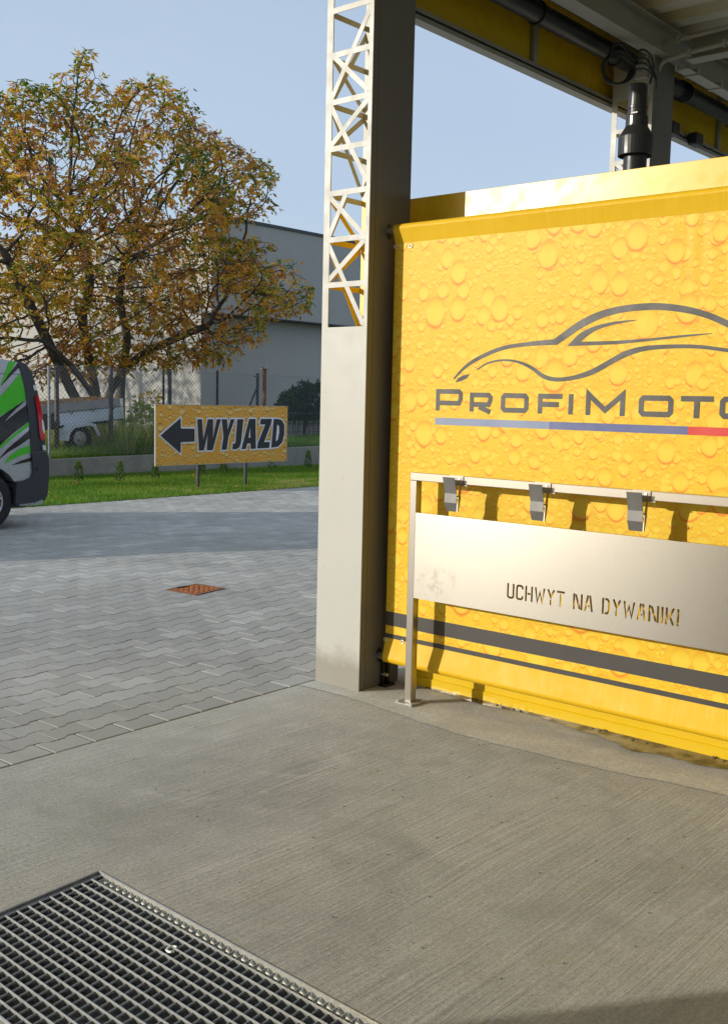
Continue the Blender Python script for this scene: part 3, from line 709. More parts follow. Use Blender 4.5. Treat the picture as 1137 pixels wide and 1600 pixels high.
for ch in text:
    w, S_ = gl(ch)
    for r in S_:
        Lf, Rt = ribbon(r, t); poly = [(cur-u, .636+v) for u, v in (Lf+Rt[::-1])]; holes.append(poly)
    if ch == 'A': holes.append([(cur-w*.40, .656), (cur-w*.60, .656), (cur-w*.57, .664), (cur-w*.43, .664)])
    cur -= w+gap
def inpoly(p, poly):
    r = False; n = len(poly)
    for i in range(n):
        (x0, y0), (x1, y1) = poly[i], poly[i-1]
        if (y0 > p[1]) != (y1 > p[1]) and p[0] < (x1-x0)*(p[1]-y0)/(y1-y0)+x0: r = not r
    return r
pts = []; edges = []
def addloop(lp):
    n0 = len(pts); pts.extend(Vector(p) for p in lp); edges.extend((n0+i, n0+(i+1) % len(lp)) for i in range(len(lp)))
addloop([(py0, pz0), (py1, pz0), (py1, pz1), (py0, pz1)])
for h_ in holes: addloop(h_)
cv, ce, cf, *_ = delaunay_2d_cdt(pts, edges, [], 0, 1e-6)
keep = [f for f in cf if not any(inpoly(tuple(sum((cv[i] for i in f), Vector((0, 0)))/3), h_) for h_ in holes)]
b = MB(); n = len(cv); th = .003; fx = rx-.0035
vs = [(fx, p.x, p.y) for p in cv] + [(fx+th, p.x, p.y) for p in cv]; fs = [tuple(f) for f in keep] + [tuple(i+n for i in reversed(f)) for f in keep]
ec = {}
for f in keep:
    for i in range(3):
        e = (f[i], f[(i+1) % 3]); ec[e] = 1
for (a, c) in ec:
    if (c, a) not in ec: fs.append((a, c, c+n, a+n))
b.add(vs, fs); b.build('lettered_panel', mt['steelpanel'], rk)
b = MB(); b.box((fx+th, py1, pz1-.0025), (fx+.022, py0, pz1)); b.box((fx+th, py1, pz0), (fx+.022, py0, pz0+.0025)); b.box((fx+th, py0-.003, pz0+.003), (fx+.022, py0, pz1-.003)); b.build('panel_return', mt['steel'], rk)
# clamps
def clamp(yc):
    e = bpy.data.objects.new('clamp', None); COL.objects.link(e); e.parent = rk; e.location = Vector((rx, yc, 1.17)) - rk.location; e.empty_display_size = .02
    prof = [(-.052, 1.186), (-.030, 1.107), (-.032, 1.062), (-.012, 1.018)]
    b = MB(); vs = []
    for (dx, z) in prof:
        for y in (.036, -.034): vs += [(dx, y, z-1.17)]
    for (dx, z) in prof:
        for y in (.036, -.034): vs += [(dx+.003, y, z-1.17)]
    fs = []
    for k in range(3): fs += [(2*k, 2*k+1, 2*k+3, 2*k+2), (8+2*k, 8+2*k+2, 8+2*k+3, 8+2*k+1), (2*k, 2*k+2, 8+2*k+2, 8+2*k), (2*k+1, 8+2*k+1, 8+2*k+3, 2*k+3)]
    fs += [(0, 8, 9, 1), (6, 7, 15, 14)]; b.add(vs, fs); o = b.build('blade', mt['clamp']); o.parent = e
    b = MB(); b.prism([(-.003, .024), (-.003, -.012), (-.024, -.085), (-.028, -.15), (-.018, -.15), (-.004, -.10), (.0, -.04), (.0, .024)], lambda x, z: (x, -.040, z), lambda x, z: (x, -.036, z))
    b.box((-.0045, -.052, -.018), (-.001, .030, .024)); b.box((-.003, -.075, -.0245), (.02, .03, -.0195)); o = b.build('bracket', mt['steel']); o.parent = e
    b = MB(); b.tube([(-.001, -.030, .008), (-.008, -.030, .008)], .007, 12); o = b.build('screw', mt['galv'], smooth=False); o.parent = e
    b = MB(); b.tube([(-.022, -.037 + .011*math.cos(t_), -.085+.011*math.sin(t_)) for t_ in [k*math.pi/5 for k in range(11)]], .0022, 5, False); o = b.build('spring', mt['darkmetal']); o.parent = e
    return e
c1 = clamp(3.03)
for yc in (2.545, 2.06, 1.575, 1.09): 
    c = copy_tree(c1, rk); c.location = Vector((rx, yc, 1.17)) - rk.location

# ================================================================== BLACK STACK behind the wall
sx, sy = 5.2, 2.69
vt = thing('vent_stack', (sx, sy, 0), 'black plastic stack with a wide collar rising behind the yellow wall', 'vent stack')
MB().lathe([(.060, 0), (.060, 2.93)], (sx, sy)).build('pipe', mt['dark'], vt, smooth=True)
MB().lathe([(.060, 2.93), (.086, 2.842), (.090, 2.842), (.0905, 2.845), (.091, 2.935), (.088, 2.942), (.058, 2.99), (.057, 3.04), (.050, 3.045), (.0, 3.046)], (sx, sy), 32).build('collar', mt['dark'], vt, bevel=.001)
MB().lathe([(.050, 3.044), (.0475, 3.12), (.046, 3.195), (.043, 3.202), (.0, 3.203)], (sx, sy), 28).build('cap', mt['dark'], vt, bevel=.001)
MB().lathe([(.0505, 3.078), (.0515, 3.08), (.0515, 3.09), (.050, 3.092)], (sx, sy), 28).build('band', mt['darkmetal'], vt)
MB().box((sx-.055, sy-.028, 3.047), (sx-.045, sy+.004, 3.054)).build('clip', mt['whitelens'], vt)
MB().box((sx-.062, sy-.004, 2.995), (sx-.052, sy+.004, 3.036)).build('seam', mt['galv'], vt)

# ================================================================== CANOPY
cp = thing('canopy', (5, 1.5, 4.0), 'dark underside of the steel canopy roof with a yellow fascia above the bays', 'canopy')
X0, X1 = -6, 17
MB().box((X0, 3.953, 3.72), (X1, 3.957, 3.745)).build('fascia_lip', mt['greysteel'], cp)
MB().box((X0, 3.9575, 3.72), (X1, 4.026, 3.725)).build('fascia_soffit', mt['cream'], cp)
MB().box((X0, 3.985, 3.7255), (X1, 4.0, 3.766)).build('light_channel', mt['dark'], cp)
MB().box((X0, 3.965, 3.767), (X1, 3.999, 3.79)).build('fascia_rail', mt['greysteel'], cp)
seg = 1.5
x = -5.78
k = 0
while x < X1-seg:
    MB().box((x+.032, 4.0, 3.791), (x+seg-.032, 4.006, 4.36)).build('fascia_panel', mt['yellow'], cp)
    MB().box((x-.025, 3.972, 3.791), (x+.025, 3.999, 4.36)).build('fascia_stud', mt['greysteel'], cp)
    MB().box((x+.25, 3.975, 3.728), (x+.256, 3.984, 3.762)).build('channel_joint', mt['greysteel'], cp)
    x += seg
MB().box((X0, 4.007, 3.7255), (X1, 4.026, 4.44)).build('fascia_core', mt['cream'], cp)
MB().tube([(X0, 3.80, 4.00), (X1, 3.80, 4.00)], .066, 16).build('roller_tube', mt['darkmetal'], cp, smooth=True)
MB().tube([(X0, 3.71, 4.085), (X1, 3.71, 4.085)], .028, 10).build('gap_shade_tube', mt['dark'], cp, smooth=True)  # dark tube standing for the shadow in the gap beside the purlin
x = -5.5
while x < X1:
    for dx in (0, .045, .09): 
        if x > 7 or dx == 0:
            b = MB(); b.tube([(x+dx, 3.80+.071*math.cos(t_), 4.0+.071*math.sin(t_)) for t_ in [k*math.pi/8 for k in range(17)]], .006, 5, False); b.build('tube_clip', mt['dark'], cp, smooth=True)
    x += 1.04
def ibeam(name, p, q, h, w, mat):
    p, q = Vector(p), Vector(q); b = MB(); z = Vector((0, 0, 1))
    b.bar(p+z*(h/2-.004), q+z*(h/2-.004), w, .008); b.bar(p-z*(h/2-.004), q-z*(h/2-.004), w, .008); b.bar(p, q, .007, h-.0165); return b.build(name, mat, cp)
ibeam('purlin', (X0, 3.60, 4.125), (X1, 3.60, 4.125), .20, .12, mt['greysteel'])
ibeam('purlin', (X0, 1.4, 4.20), (X1, 1.4, 4.20), .20, .10, mt['greysteel'])
ibeam('purlin', (X0, -1.0, 4.20), (X1, -1.0, 4.20), .20, .10, mt['greysteel'])
for x in (7.37, 4.33, -1.53):
    ibeam('cross_beam', (x, 3.43, 4.07), (x, -7, 4.07), .18, .12, mt['greysteel'])
    MB().box((x-.05, 3.665, 4.181), (x+.05, 3.76, 4.30)).build('column_head', mt['greysteel'], cp)
# trapezoid deck: ribs along Y
vs, fs, prof = [], [], []
x = X0
while x < X1: prof += [(x, 4.36), (x+.13, 4.36), (x+.165, 4.285), (x+.295, 4.285)]; x += .33
for y in (-8, 4.0):
    for px_, pz_ in prof: vs.append((px_, y, pz_))
n = len(prof); fs = [(i, i+1, n+i+1, n+i) for i in range(n-1)]
MB().add(vs, fs).build('roof_sheet', mt['deck'], cp)
MB().box((X0, -8, 4.37), (X1, 4.005, 4.39)).build('roof_skin', mt['greysteel'], cp)
# junction box, conduits, tray on column 2
jb = thing('junction_box', (7.19, 3.66, 3.93), 'small pale grey junction box on the head of the far column', 'junction box')
MB().box((7.150, 3.645, 3.865), (7.193, 3.735, 3.965)).build('box', mt['conduit'], jb, bevel=.006)
MB().lathe([(0, .0), (.005, .0)], (0, 0), 6)
b = MB(); b.tube([(7.149, 3.69, 3.915), (7.1455, 3.69, 3.915)], .005, 8); b.build('screw', mt['dark'], jb)
def pix(pts, f): return [f(*p) for p in pts]
cA = [onx(1005, 101, 7.17), onx(1009, 88, 7.17), onx(1018, 72, 7.25), onx(1022, 68, 7.30), onx(1030, 68, 7.31), onx(1062, 61, 7.31), onx(1137, 42, 7.31), onx(1400, -25, 7.31)]
cdo = MB().tube(cA, .016, 8).build('conduit', mt['conduit'], smooth=True); tag(cdo, 'upper grey cable conduit bent from the junction box along the cross beam', 'conduit', 'grey conduits under the canopy')
cB = [onx(1028, 112, 7.29), onx(1031, 101, 7.29), onx(1038, 94, 7.29), onx(1075, 82, 7.30), onx(1137, 66, 7.30), onx(1400, 0, 7.30)]
cdo2 = MB().tube(cB, .016, 8).build('conduit', mt['conduit'], smooth=True); tag(cdo2, 'lower grey conduit curving off the far column towards the right', 'conduit', 'grey conduits under the canopy')
for src, ps in ((cdo, ((1060, 61),)), (cdo2, ((1078, 82), (1132, 67)))):
    for px_, py_ in ps:
        p = onx(px_, py_, 7.30); b = MB(); b.bar(p-Vector((0,.012,0)), p+Vector((0,.012,0)), .045, .045); b.build('conduit_clip', mt['conduit'], src)
tr = thing('cable_tray', (8, 3.52, 3.96), 'pale cable tray running along the canopy right of the far column', 'cable tray')
MB().box((7.45, 3.53, 3.965), (X1, 3.56, 4.0)).build('tray', mt['conduit'], tr); MB().box((7.45, 3.47, 3.965), (X1, 3.529, 3.969)).build('tray_lip', mt['conduit'], tr)
x = 7.6
while x < 11: MB().box((x, 3.465, 3.955), (x+.03, 3.57, 4.006)).build('tray_clip', mt['conduit'], tr); x += .42
# cable coil
cl = MB(); c0 = onx(965, 107, 6.75)
for j in range(4):
    pts_ = []
    for k in range(29):
        t_ = 2*math.pi*k/28; rr = .092+.006*j+.004*math.sin(3*t_+j)
        pts_.append(c0 + R2*rr*math.cos(t_)*1.0 + Vector((0, 0, 1))*rr*math.sin(t_)*.98 - fw*(.012*j-.02) + R2*.004*math.sin(5*t_+j))
    cl.tube(pts_, .009, 6, False)
def sm3(P, n=6):
    out = []
    for i in range(len(P)-1):
        p0 = P[max(i-1, 0)]; p1 = P[i]; p2 = P[i+1]; p3 = P[min(i+2, len(P)-1)]
        for k in range(n): t = k/n; out.append(.5*((2*p1)+(p2-p0)*t+(2*p0-5*p1+4*p2-p3)*t*t+(-p0+3*p1-3*p2+p3)*t**3))
    return out+[P[-1]]
cl.tube(sm3([c0+Vector((.1,-.06,.1)), c0+Vector((.16,-.09,.15)), c0+Vector((.26,-.1,.14)), c0+Vector((.34,-.09,.08)), c0+Vector((.38,-.05,-.02))]), .008, 6)
for k_ in range(3): cl.tube(sm3([c0+Vector((.09,-.05,.06-.03*k_)), c0+Vector((.2,-.1,.10-.035*k_)), c0+Vector((.33,-.12,.0-.01*k_)), c0+Vector((.42,-.08,-.02*k_))]), .006, 5)
cl.tube(sm3([c0+Vector((-.08,.02,.05)), c0+Vector((-.06,.02,.13)), c0+Vector((.02,.0,.17)), c0+Vector((.12,-.03,.12))]), .012, 6)
tag(cl.build('cable_coil', mt['dark'], smooth=True), 'coil of black cable hanging below the canopy edge left of the far column', 'cable')
# floodlights
def flood(x, label):
    f = thing('floodlight', (x, 3.93, 3.78), label, 'floodlight', 'black floodlights on the fascia rail')
    MB().box((x-.09, 3.87, 3.70), (x+.05, 3.95, 3.80)).build('housing', mt['dark'], f, bevel=.012)
    MB().box((x-.095, 3.885, 3.712), (x-.09, 3.94, 3.79)).build('glass', mt['glass'], f)
    b = MB(); b.bar((x-.02, 3.955, 3.80), (x-.02, 3.965, 3.72), .03, .008); b.build('bracket', mt['darkmetal'], f); return f
flood(8.18, 'left black floodlight of the pair on the fascia rail beyond the far column'); flood(8.62, 'right black floodlight of the pair on the fascia rail beyond the far column')

# ================================================================== EXIT SIGN
SY = 13.8
sg = thing('exit_sign', (12.25, SY, 0), 'orange drop-printed board with a black left arrow and the word WYJAZD on two posts', 'sign')
def zs(pts): return [(240+a/5.168, 620+c/5.168) for a, c in pts]
sx0, sx1, sz0, sz1 = 10.757, 13.745, .40, 1.392
MB().box((sx0, SY, sz0), (sx1, SY+.02, sz1)).build('board', mt['sign'], sg)
b = MB(); 
for a_, c_ in (((sx0-.006, SY-.004, sz0-.006), (sx0, SY+.024, sz1+.006)), ((sx1, SY-.004, sz0-.006), (sx1+.006, SY+.024, sz1+.006)), ((sx0, SY-.004, sz0-.006), (sx1, SY+.024, sz0)), ((sx0, SY-.004, sz1), (sx1, SY+.024, sz1+.006))): b.box(a_, c_)
b.build('edge_frame', mt['greysteel'], sg)
for x in (11.686, 12.768): MB().box((x-.022, SY+.026, 0-.05), (x+.022, SY+.066, 1.3)).build('post', mt['post'], sg)
for i in range(8):
    for z in (sz0+.02, sz1-.02):
        x = sx0+.03+(sx1-sx0-.06)*i/7; b = MB(); b.tube([(x, SY, z), (x, SY-.004, z)], .009, 6); b.build('rivet', mt['post'], sg)
LET = {'arrow': ([(52,312),(215,170),(217,255),(328,257),(328,360),(217,365),(214,455)], []),
 'W': ([(350,180),(388,180),(398,345),(436,180),(478,180),(474,345),(508,180),(540,180),(474,430),(428,431),(434,290),(402,432),(364,434)], []),
 'Y': ([(546,180),(590,180),(594,268),(620,180),(652,180),(602,320),(587,426),(545,428),(562,322)], []),
 'J': ([(672,180),(722,180),(702,370),(688,408),(660,424),(632,421),(637,376),(652,378),(659,360)], []),
 'A': ([(768,178),(820,177),(822,418),(780,420),(780,375),(752,376),(742,420),(706,422)], [(776,240),(762,330),(779,330)]),
 'Z': ([(862,178),(952,177),(945,215),(888,365),(935,364),(928,412),(832,416),(838,372),(898,222),(856,222)], []),
 'D': ([(966,178),(1003,178),(1035,190),(1052,225),(1052,300),(1035,368),(1000,402),(946,410)], [(994,222),(1010,235),(1011,290),(1000,343),(981,362)])}
def offset_poly(P, d):
    n = len(P); ar = sum(P[i-1][0]*P[i][1]-P[i][0]*P[i-1][1] for i in range(n)); sg_ = 1 if ar > 0 else -1; out = []
    for i in range(n):
        p0, p1, p2 = Vector(P[i-1]), Vector(P[i]), Vector(P[(i+1) % n]); a = (p1-p0).normalized(); c = (p2-p1).normalized()
        na = Vector((a.y, -a.x))*sg_; nc = Vector((c.y, -c.x))*sg_; m_ = (na+nc)
        m_ = m_.normalized() if m_.length > 1e-4 else na; k = min(1/max(m_.dot(na), .2), 1.9); out.append(tuple(p1+m_*d*k))
    return out
for i, (nm, (P, hole)) in enumerate(LET.items()):
    W3 = [ony(a_, c_, SY) for a_, c_ in zs(P)]; pl = [(p.x, p.z) for p in W3]; hl = [[(p.x, p.z) for p in (ony(a_, c_, SY) for a_, c_ in zs(hole))]] if hole else []
    off = offset_poly(pl, .026); yy = SY-.003-.0008*i
    MB().prism(off, lambda x, z: (x, yy, z), None).build('letter_outline', mt['signwhite'], sg)
    MB().prism(pl, lambda x, z: (x, SY-.012, z), None, holes=hl).build('letter' if nm != 'arrow' else 'arrow', mt['signblack'], sg)

# ================================================================== VAN
VY = 10.78
vn = thing('delivery_van', (4.5, VY+.95, 0), 'silver van with green and black vinyl graphics and charcoal rear pillar, seen from its side', 'van')
def vy(z):      # tumblehome of the side panel
    return VY + (.0 if z < 1.0 else .11*((z-1.0)/.9)**1.5)
def z1c(pts): return [(a/5.33, 540+c/5.33) for a, c in pts]
def side_poly(b, pts, off, thick=None):   # polygon in (x, z) laid on the van side, cut in z bands
    me = bmesh.new(); tri = tessellate_polygon([[Vector((p[0], p[1], 0)) for p in pts]])
    vv = [me.verts.new((p[0], 0, p[1])) for p in pts]
    for t_ in tri:
        try: me.faces.new([vv[i] for i in t_])
        except Exception: pass
    for zc in (1.0, 1.15, 1.3, 1.45, 1.6, 1.7, 1.8):
        bmesh.ops.bisect_plane(me, geom=me.verts[:]+me.edges[:]+me.faces[:], plane_co=(0, 0, zc), plane_no=(0, 0, 1))
    me.verts.index_update(); b.add([(v.co.x, vy(v.co.z)-off, v.co.z) for v in me.verts], [tuple(v.index for v in f.verts) for f in me.faces]); me.free()
def vpx(px, py): p = ony(px, py, VY+ .0); return (p.x, p.z)
# body outline
wxr, wxf, wr = 6.085, 3.00, .325
def arch(xc, r, n=12, z0=.30): return [(xc + r*math.cos(t_), .33 + r*math.sin(t_)) for t_ in [math.pi*(k/n)*1.04-.03*math.pi for k in range(n+1)]]
def body_outline():
    bt = .26
    pts = [(6.78, bt)]
    pts += [(wxr+.40, bt)] + [(wxr+.40*math.cos(t_), .33+.40*math.sin(t_)) for t_ in [math.pi*k/12 for k in range(13)]] + [(wxr-.40, bt)]
    pts += [(wxf+.40, bt)] + [(wxf+.40*math.cos(t_), .33+.40*math.sin(t_)) for t_ in [math.pi*k/12 for k in range(13)]] + [(wxf-.40, bt)]
    pts += [(2.20, bt), (2.13, .45), (2.12, .62), (2.2, .82), (2.62, 1.0), (3.00, 1.12), (3.45, 1.55), (3.78, 1.78), (4.1, 1.88), (5.2, 1.90), (6.46, 1.895), (6.56, 1.88), (6.64, 1.84), (6.70, 1.75), (6.725, 1.67), (6.78, 1.30), (6.80, 1.05), (6.805, .80)]
    return pts
BO = body_outline(); WID = 1.86
b = MB(); me = bmesh.new()
# side skins + bridging strip
tri = tessellate_polygon([[Vector((p[0], p[1], 0)) for p in BO]])
for side in (0, 1):
    bmm = MB(); side_poly(bmm, BO, 0)
    if side: bmm.v = [(x, 2*VY+WID-y, z) for x, y, z in bmm.v]
    b.add(bmm.v, bmm.f)
n = len(BO); vs = []; NS = 8
for j in range(NS+1):
    f_ = j/NS
    for (x, z) in BO:
        y = vy(z)+(2*VY+WID-2*vy(z))*f_; crown = .035*math.sin(math.pi*f_)**.6 if z > 1.7 else 0
        fr = .10*math.sin(math.pi*f_) if x < 3 else 0; rr = .05*math.sin(math.pi*f_)**.5 if (x > 6.5 and z < 1.75) else 0
        vs.append((x-fr+rr, y, z+crown))
fs = [(j*n+i, j*n+(i+1) % n, (j+1)*n+(i+1) % n, (j+1)*n+i) for j in range(NS) for i in range(n)]
b.add(vs, fs); b.build('body', mt['vanbody'], vn, fix=True)
# charcoal rear pillar and bumper (visible corner)
def vside(name, mat, pts, off=.004): bb_ = MB(); side_poly(bb_, [vpx(*p) for p in z1c(pts)], off); return bb_.build(name, mat, vn)
rear_edge = [(190,128),(250,148),(285,200),(310,290),(320,330),(334,405),(345,480),(362,640),(368,740),(372,830),(375,878)]
cov = MB()
P_l = [(185,150),(205,205),(224,325),(232,450),(243,600),(250,740),(254,890)]
vside('rear_pillar', mt['vantrim'], P_l + list(reversed(rear_edge)), .012)
bump = [(254,893),(262,960),(266,1050),(252,1098),(200,1122),(126,1132),(118,1325),(280,1305),(372,1265),(385,1240),(398,1060),(396,945),(375,882)]
bp = MB(); side_poly(bp, [vpx(*p) for p in z1c(bump)], .03); nb = len(bp.v)
bq = MB(); side_poly(bq, [vpx(*p) for p in z1c(bump)], -.05); bp.add(bq.v, bq.f)
W2 = [vpx(*p) for p in z1c(bump)]
for i in range(len(W2)):
    (xa, za), (xb, zb2) = W2[i], W2[(i+1) % len(W2)]
    bp.add([(xa, vy(za)-.03, za), (xb, vy(zb2)-.03, zb2), (xb, vy(zb2)+.05, zb2), (xa, vy(za)+.05, za)], [(0,1,2,3)])
bp.build('rear_bumper', mt['vantrim'], vn)
xs_ = 6.80; MB().box((6.70, VY+.05, .29), (6.87, VY+WID-.05, .80)).build('rear_bumper', mt['vantrim'], vn, bevel=.03)
pz = [vpx(*p) for p in z1c([(296,1026)])][0]; b = MB(); b.tube([(pz[0], VY-.030, pz[1]), (pz[0], VY-.036, pz[1])], .018, 10); b.build('sensor', mt['vanblack'], vn)
lamp = vside('tail_light', mt['redlens'], [(303,415),(318,408),(330,425),(338,480),(352,600),(366,720),(364,770),(352,793),(332,786),(320,740),(310,560),(302,470)], .03)
bb_ = MB(); side_poly(bb_, [vpx(*p) for p in z1c([(340,615),(350,620),(358,660),(362,705),(358,735),(350,728),(340,680)])], .034); bb_.build('reversing_lens', mt['whitelens'], lamp)
vside('side_marker', mt['whitelens'], [(294,327),(320,327),(326,372),(300,372)], .018); vside('side_marker', mt['whitelens'], [(340,826),(366,828),(372,870),(344,868)], .034)
G = mt['vangreen']; K = mt['vanblack']
vside('vinyl_graphic', G, [(116,130),(180,130),(140,190),(60,300),(30,330),(70,230)], .003)
vside('vinyl_graphic', K, [(184,150),(200,178),(150,222),(90,280),(30,338),(100,240)], .0045)
vside('vinyl_graphic', G, [(200,228),(222,340),(231,446),(120,520),(0,592),(-140,640),(-140,520),(0,440),(90,350)], .003)
vside('vinyl_graphic', K, [(228,455),(150,498),(0,600),(-200,700),(-200,960),(0,828),(110,730),(243,632),(240,560),(238,490),(140,560),(35,640),(130,540)], .003)
vside('vinyl_graphic', G, [(244,634),(246,668),(120,760),(0,858),(-120,960),(-120,930),(0,830)], .0035)
vside('vinyl_graphic', K, [(250,700),(252,768),(150,838),(70,885),(-20,955),(60,860)], .003)
vside('vinyl_graphic', G, [(249,828),(253,890),(150,925),(30,985),(85,915),(160,860)], .003)
vside('vinyl_graphic', K, [(258,932),(262,962),(170,982),(96,996),(180,955)], .004)
vside('vinyl_graphic', K, [(-700,500),(-450,420),(-250,520),(-300,700),(-700,640)], .003)
MB().box((3.3, vy(1.745)-.002, 1.742), (6.60, vy(1.745)+.01, 1.747)).build('roof_seam', K, vn)
# glazing and lights at the front (outside the frame)
vside2 = MB(); side_poly(vside2, [(3.35, 1.12), (4.25, 1.15), (4.25, 1.68), (3.85, 1.66)], .006); vside2.build('side_window', mt['glass'], vn)
b = MB(); b.add([(3.04, VY+.18, 1.20), (3.04, VY+WID-.18, 1.20), (3.66, VY+WID-.25, 1.74), (3.66, VY+.25, 1.74)], [(0,1,2,3)]); b.v = [(x-.13, y, z) for x, y, z in b.v]; b.build('windscreen', mt['glass'], vn)
for y in (VY+.05, VY+WID-.30): MB().box((2.08, y, .62), (2.25, y+.25, .80)).build('headlight', mt['whitelens'], vn, bevel=.03)
MB().box((2.05, VY+.02, .28), (2.2, VY+WID-.02, .55)).build('front_bumper', mt['vantrim'], vn, bevel=.04)
def wheel(x, y, s):
    w = MB(); prof = [(.20, 0), (.235, -.012), (.29, -.014), (.322, .005), (.325, .04), (.325, .16), (.31, .195), (.2, .2)]; n = 36
    vs = []; fs = []
    for r, d in prof:
        for k in range(n): t_ = 2*math.pi*k/n; vs.append((x+r*math.cos(t_), y+s*d, .325+r*math.sin(t_)))
    for i in range(len(prof)-1):
        for k in range(n): k2 = (k+1) % n; fs.append((i*n+k, i*n+k2, (i+1)*n+k2, (i+1)*n+k))
    wl_ = w.add(vs, fs).build('wheel', mt['tyre'], vn, smooth=True)
    MB().tube([(x, y+s*.05, .325), (x, y+s*.06, .325)], .205, 30).build('hub_back', mt['dark'], wl_)
    b = MB(); nn = 30
    prof2 = [(.208, -.004), (.20, -.012), (.185, -.008), (.18, .03)]; vs = []; fs = []
    for r, d in prof2:
        for k in range(nn): t_ = 2*math.pi*k/nn; vs.append((x+r*math.cos(t_), y+s*d, .325+r*math.sin(t_)))
    for i in range(3):
        for k in range(nn): k2 = (k+1) % nn; fs.append((i*nn+k, i*nn+k2, (i+1)*nn+k2, (i+1)*nn+k))
    b.add(vs, fs)
    for k in range(10):
        t_ = 2*math.pi*k/10+.2; c_, s_ = math.cos(t_), math.sin(t_)
        b.bar((x+.03*c_, y+s*.005, .325+.03*s_), (x+.19*c_, y-s*.004, .325+.19*s_), .024, .012, up=(0, 1, 0))
    b.tube([(x, y-s*.012, .325), (x, y+s*.02, .325)], .05, 16); b.build('rim', mt['alloy'], wl_)
for x in (wxr, wxf): wheel(x, VY+.02, 1); wheel(x, VY+WID-.02, -1)
b = MB(); 
for x in (wxr, wxf):
    n = 16
    for k in range(n):
        t0, t1 = math.pi*k/n, math.pi*(k+1)/n
        b.add([(x+.40*math.cos(t), VY+yy, .33+.40*math.sin(t)) for t, yy in ((t0, .004), (t1, .004), (t1, .5), (t0, .5))], [(0,1,2,3)])
    b.add([(x-.4, VY+.45, .26), (x+.4, VY+.45, .26), (x+.4, VY+.45, .8), (x-.4, VY+.45, .8)], [(0,1,2,3)])
b.build('wheel_arch', mt['dark'], vn)
MB().box((2.3, VY+.06, .24), (6.6, VY+WID-.06, .28)).build('underbody', mt['dark'], vn)

# ================================================================== TRAILER
tl = thing('cargo_trailer', (12.3, 18.6, .35), 'old pale metal cargo trailer with a grey cover and fallen leaves standing behind the fence', 'trailer')
TY = 18.5; ang = .094
def tp(u, w, y): return (10.4+u*math.cos(ang)-w*math.sin(ang), y, 1.16+u*math.sin(ang)+w*math.cos(ang)-.0)
def tbox(name, mat, u0, u1, w0, w1, y0, y1, parent=tl):
    vs = [tp(u, w, y) for w in (w0, w1) for (u, y) in ((u0, y0), (u1, y0), (u1, y1), (u0, y1))]
    return MB().add(vs, [(0,3,2,1),(4,5,6,7),(0,1,5,4),(1,2,6,5),(2,3,7,6),(3,0,4,7)]).build(name, mat, parent)
tbox('side_board', mt['trailer'], 1.62, 3.16, -.42, -.17, TY, TY+.02); tbox('upper_side_board', mt['canvas'], -.2, 3.16, -.168, .0, TY-.004, TY+.02)
tbox('side_board', mt['trailer'], -.2, 1.62, -.42, -.17, TY+1.3, TY+1.32); tbox('tail_board', mt['trailer'], 3.14, 3.16, -.42, 0, TY+.02, TY+1.3)
tbox('floor', mt['darkmetal'], -.2, 3.14, -.44, -.421, TY, TY+1.32); tbox('cover', mt['canvas'], -.2, 3.15, .0, .012, TY-.002, TY+1.32)
tbox('lower_side', mt['dark'], -.2, 1.61, -.42, -.17, TY+.004, TY+.016); tbox('chassis', mt['darkmetal'], -.4, 2.9, -.50, -.441, TY+.2, TY+.3)
tbox('corner_bracket', mt['galv'], 3.10, 3.17, -.42, 0, TY-.008, TY-.004); tbox('side_light', mt['redlens'], 3.161, 3.20, -.05, -.02, TY+.02, TY+.2)
for u in (1.9, 2.42, 2.9):
    b = MB(); b.bar(tp(u-.07, -.13, TY-.01), tp(u, -.22, TY-.01), .008, .008); b.bar(tp(u+.07, -.13, TY-.01), tp(u, -.22, TY-.01), .008, .008); b.build('cover_hook', mt['dark'], tl)
MB().tube([tp(-.2, -.165, TY-.008), tp(3.16, -.165, TY-.008)], .006, 5).build('cover_cord', mt['dark'], tl)
fc = (12.40, .66)
fen = [(-.42, -.02), (-.36, .17), (-.25, .27), (.18, .29), (.30, .24), (.42, .0)]
b = MB(); vs = []
for (u, w) in fen:
    for y in (TY-.28, TY-.02): vs.append((fc[0]+u, y, fc[1]+w+u*.09))
fs = [(2*k, 2*k+1, 2*k+3, 2*k+2) for k in range(5)]; b.add(vs, fs)
vs2 = [(x, y, z) for (x, y, z) in vs[::2]] + [(fc[0]+u*.82, TY-.28, fc[1]+w*.82-.01+u*.09) for u, w in fen]
b.add(vs2, [(k, k+1, 6+k+1, 6+k) for k in range(5)]); b.build('mudguard', mt['trailer'], tl, smooth=False)
for dx in (-.02,):
    w = MB(); n = 28; prof = [(.15, 0), (.2, -.01), (.27, .0), (.28, .03), (.28, .14), (.2, .15)]; vs = []; fs = []
    for r, d in prof:
        for k in range(n): t_ = 2*math.pi*k/n; vs.append((fc[0]+dx+r*math.cos(t_), TY-.2+d, .64+r*math.sin(t_)))
    for i in range(len(prof)-1):
        for k in range(n): k2 = (k+1) % n; fs.append((i*n+k, i*n+k2, (i+1)*n+k2, (i+1)*n+k))
    wh = w.add(vs, fs).build('wheel', mt['tyre'], tl, smooth=True)
    b = MB(); b.tube([(fc[0]+dx, TY-.19, .64), (fc[0]+dx, TY-.15, .64)], .155, 20)
    for k in range(8): t_ = k*math.pi/4; b.tube([(fc[0]+dx+.1*math.cos(t_), TY-.2, .64+.1*math.sin(t_)), (fc[0]+dx+.1*math.cos(t_), TY-.17, .64+.1*math.sin(t_))], .022, 8)
    b.tube([(fc[0]+dx, TY-.22, .64), (fc[0]+dx, TY-.17, .64)], .05, 12); b.build('rim', mt['alloy'], wh)
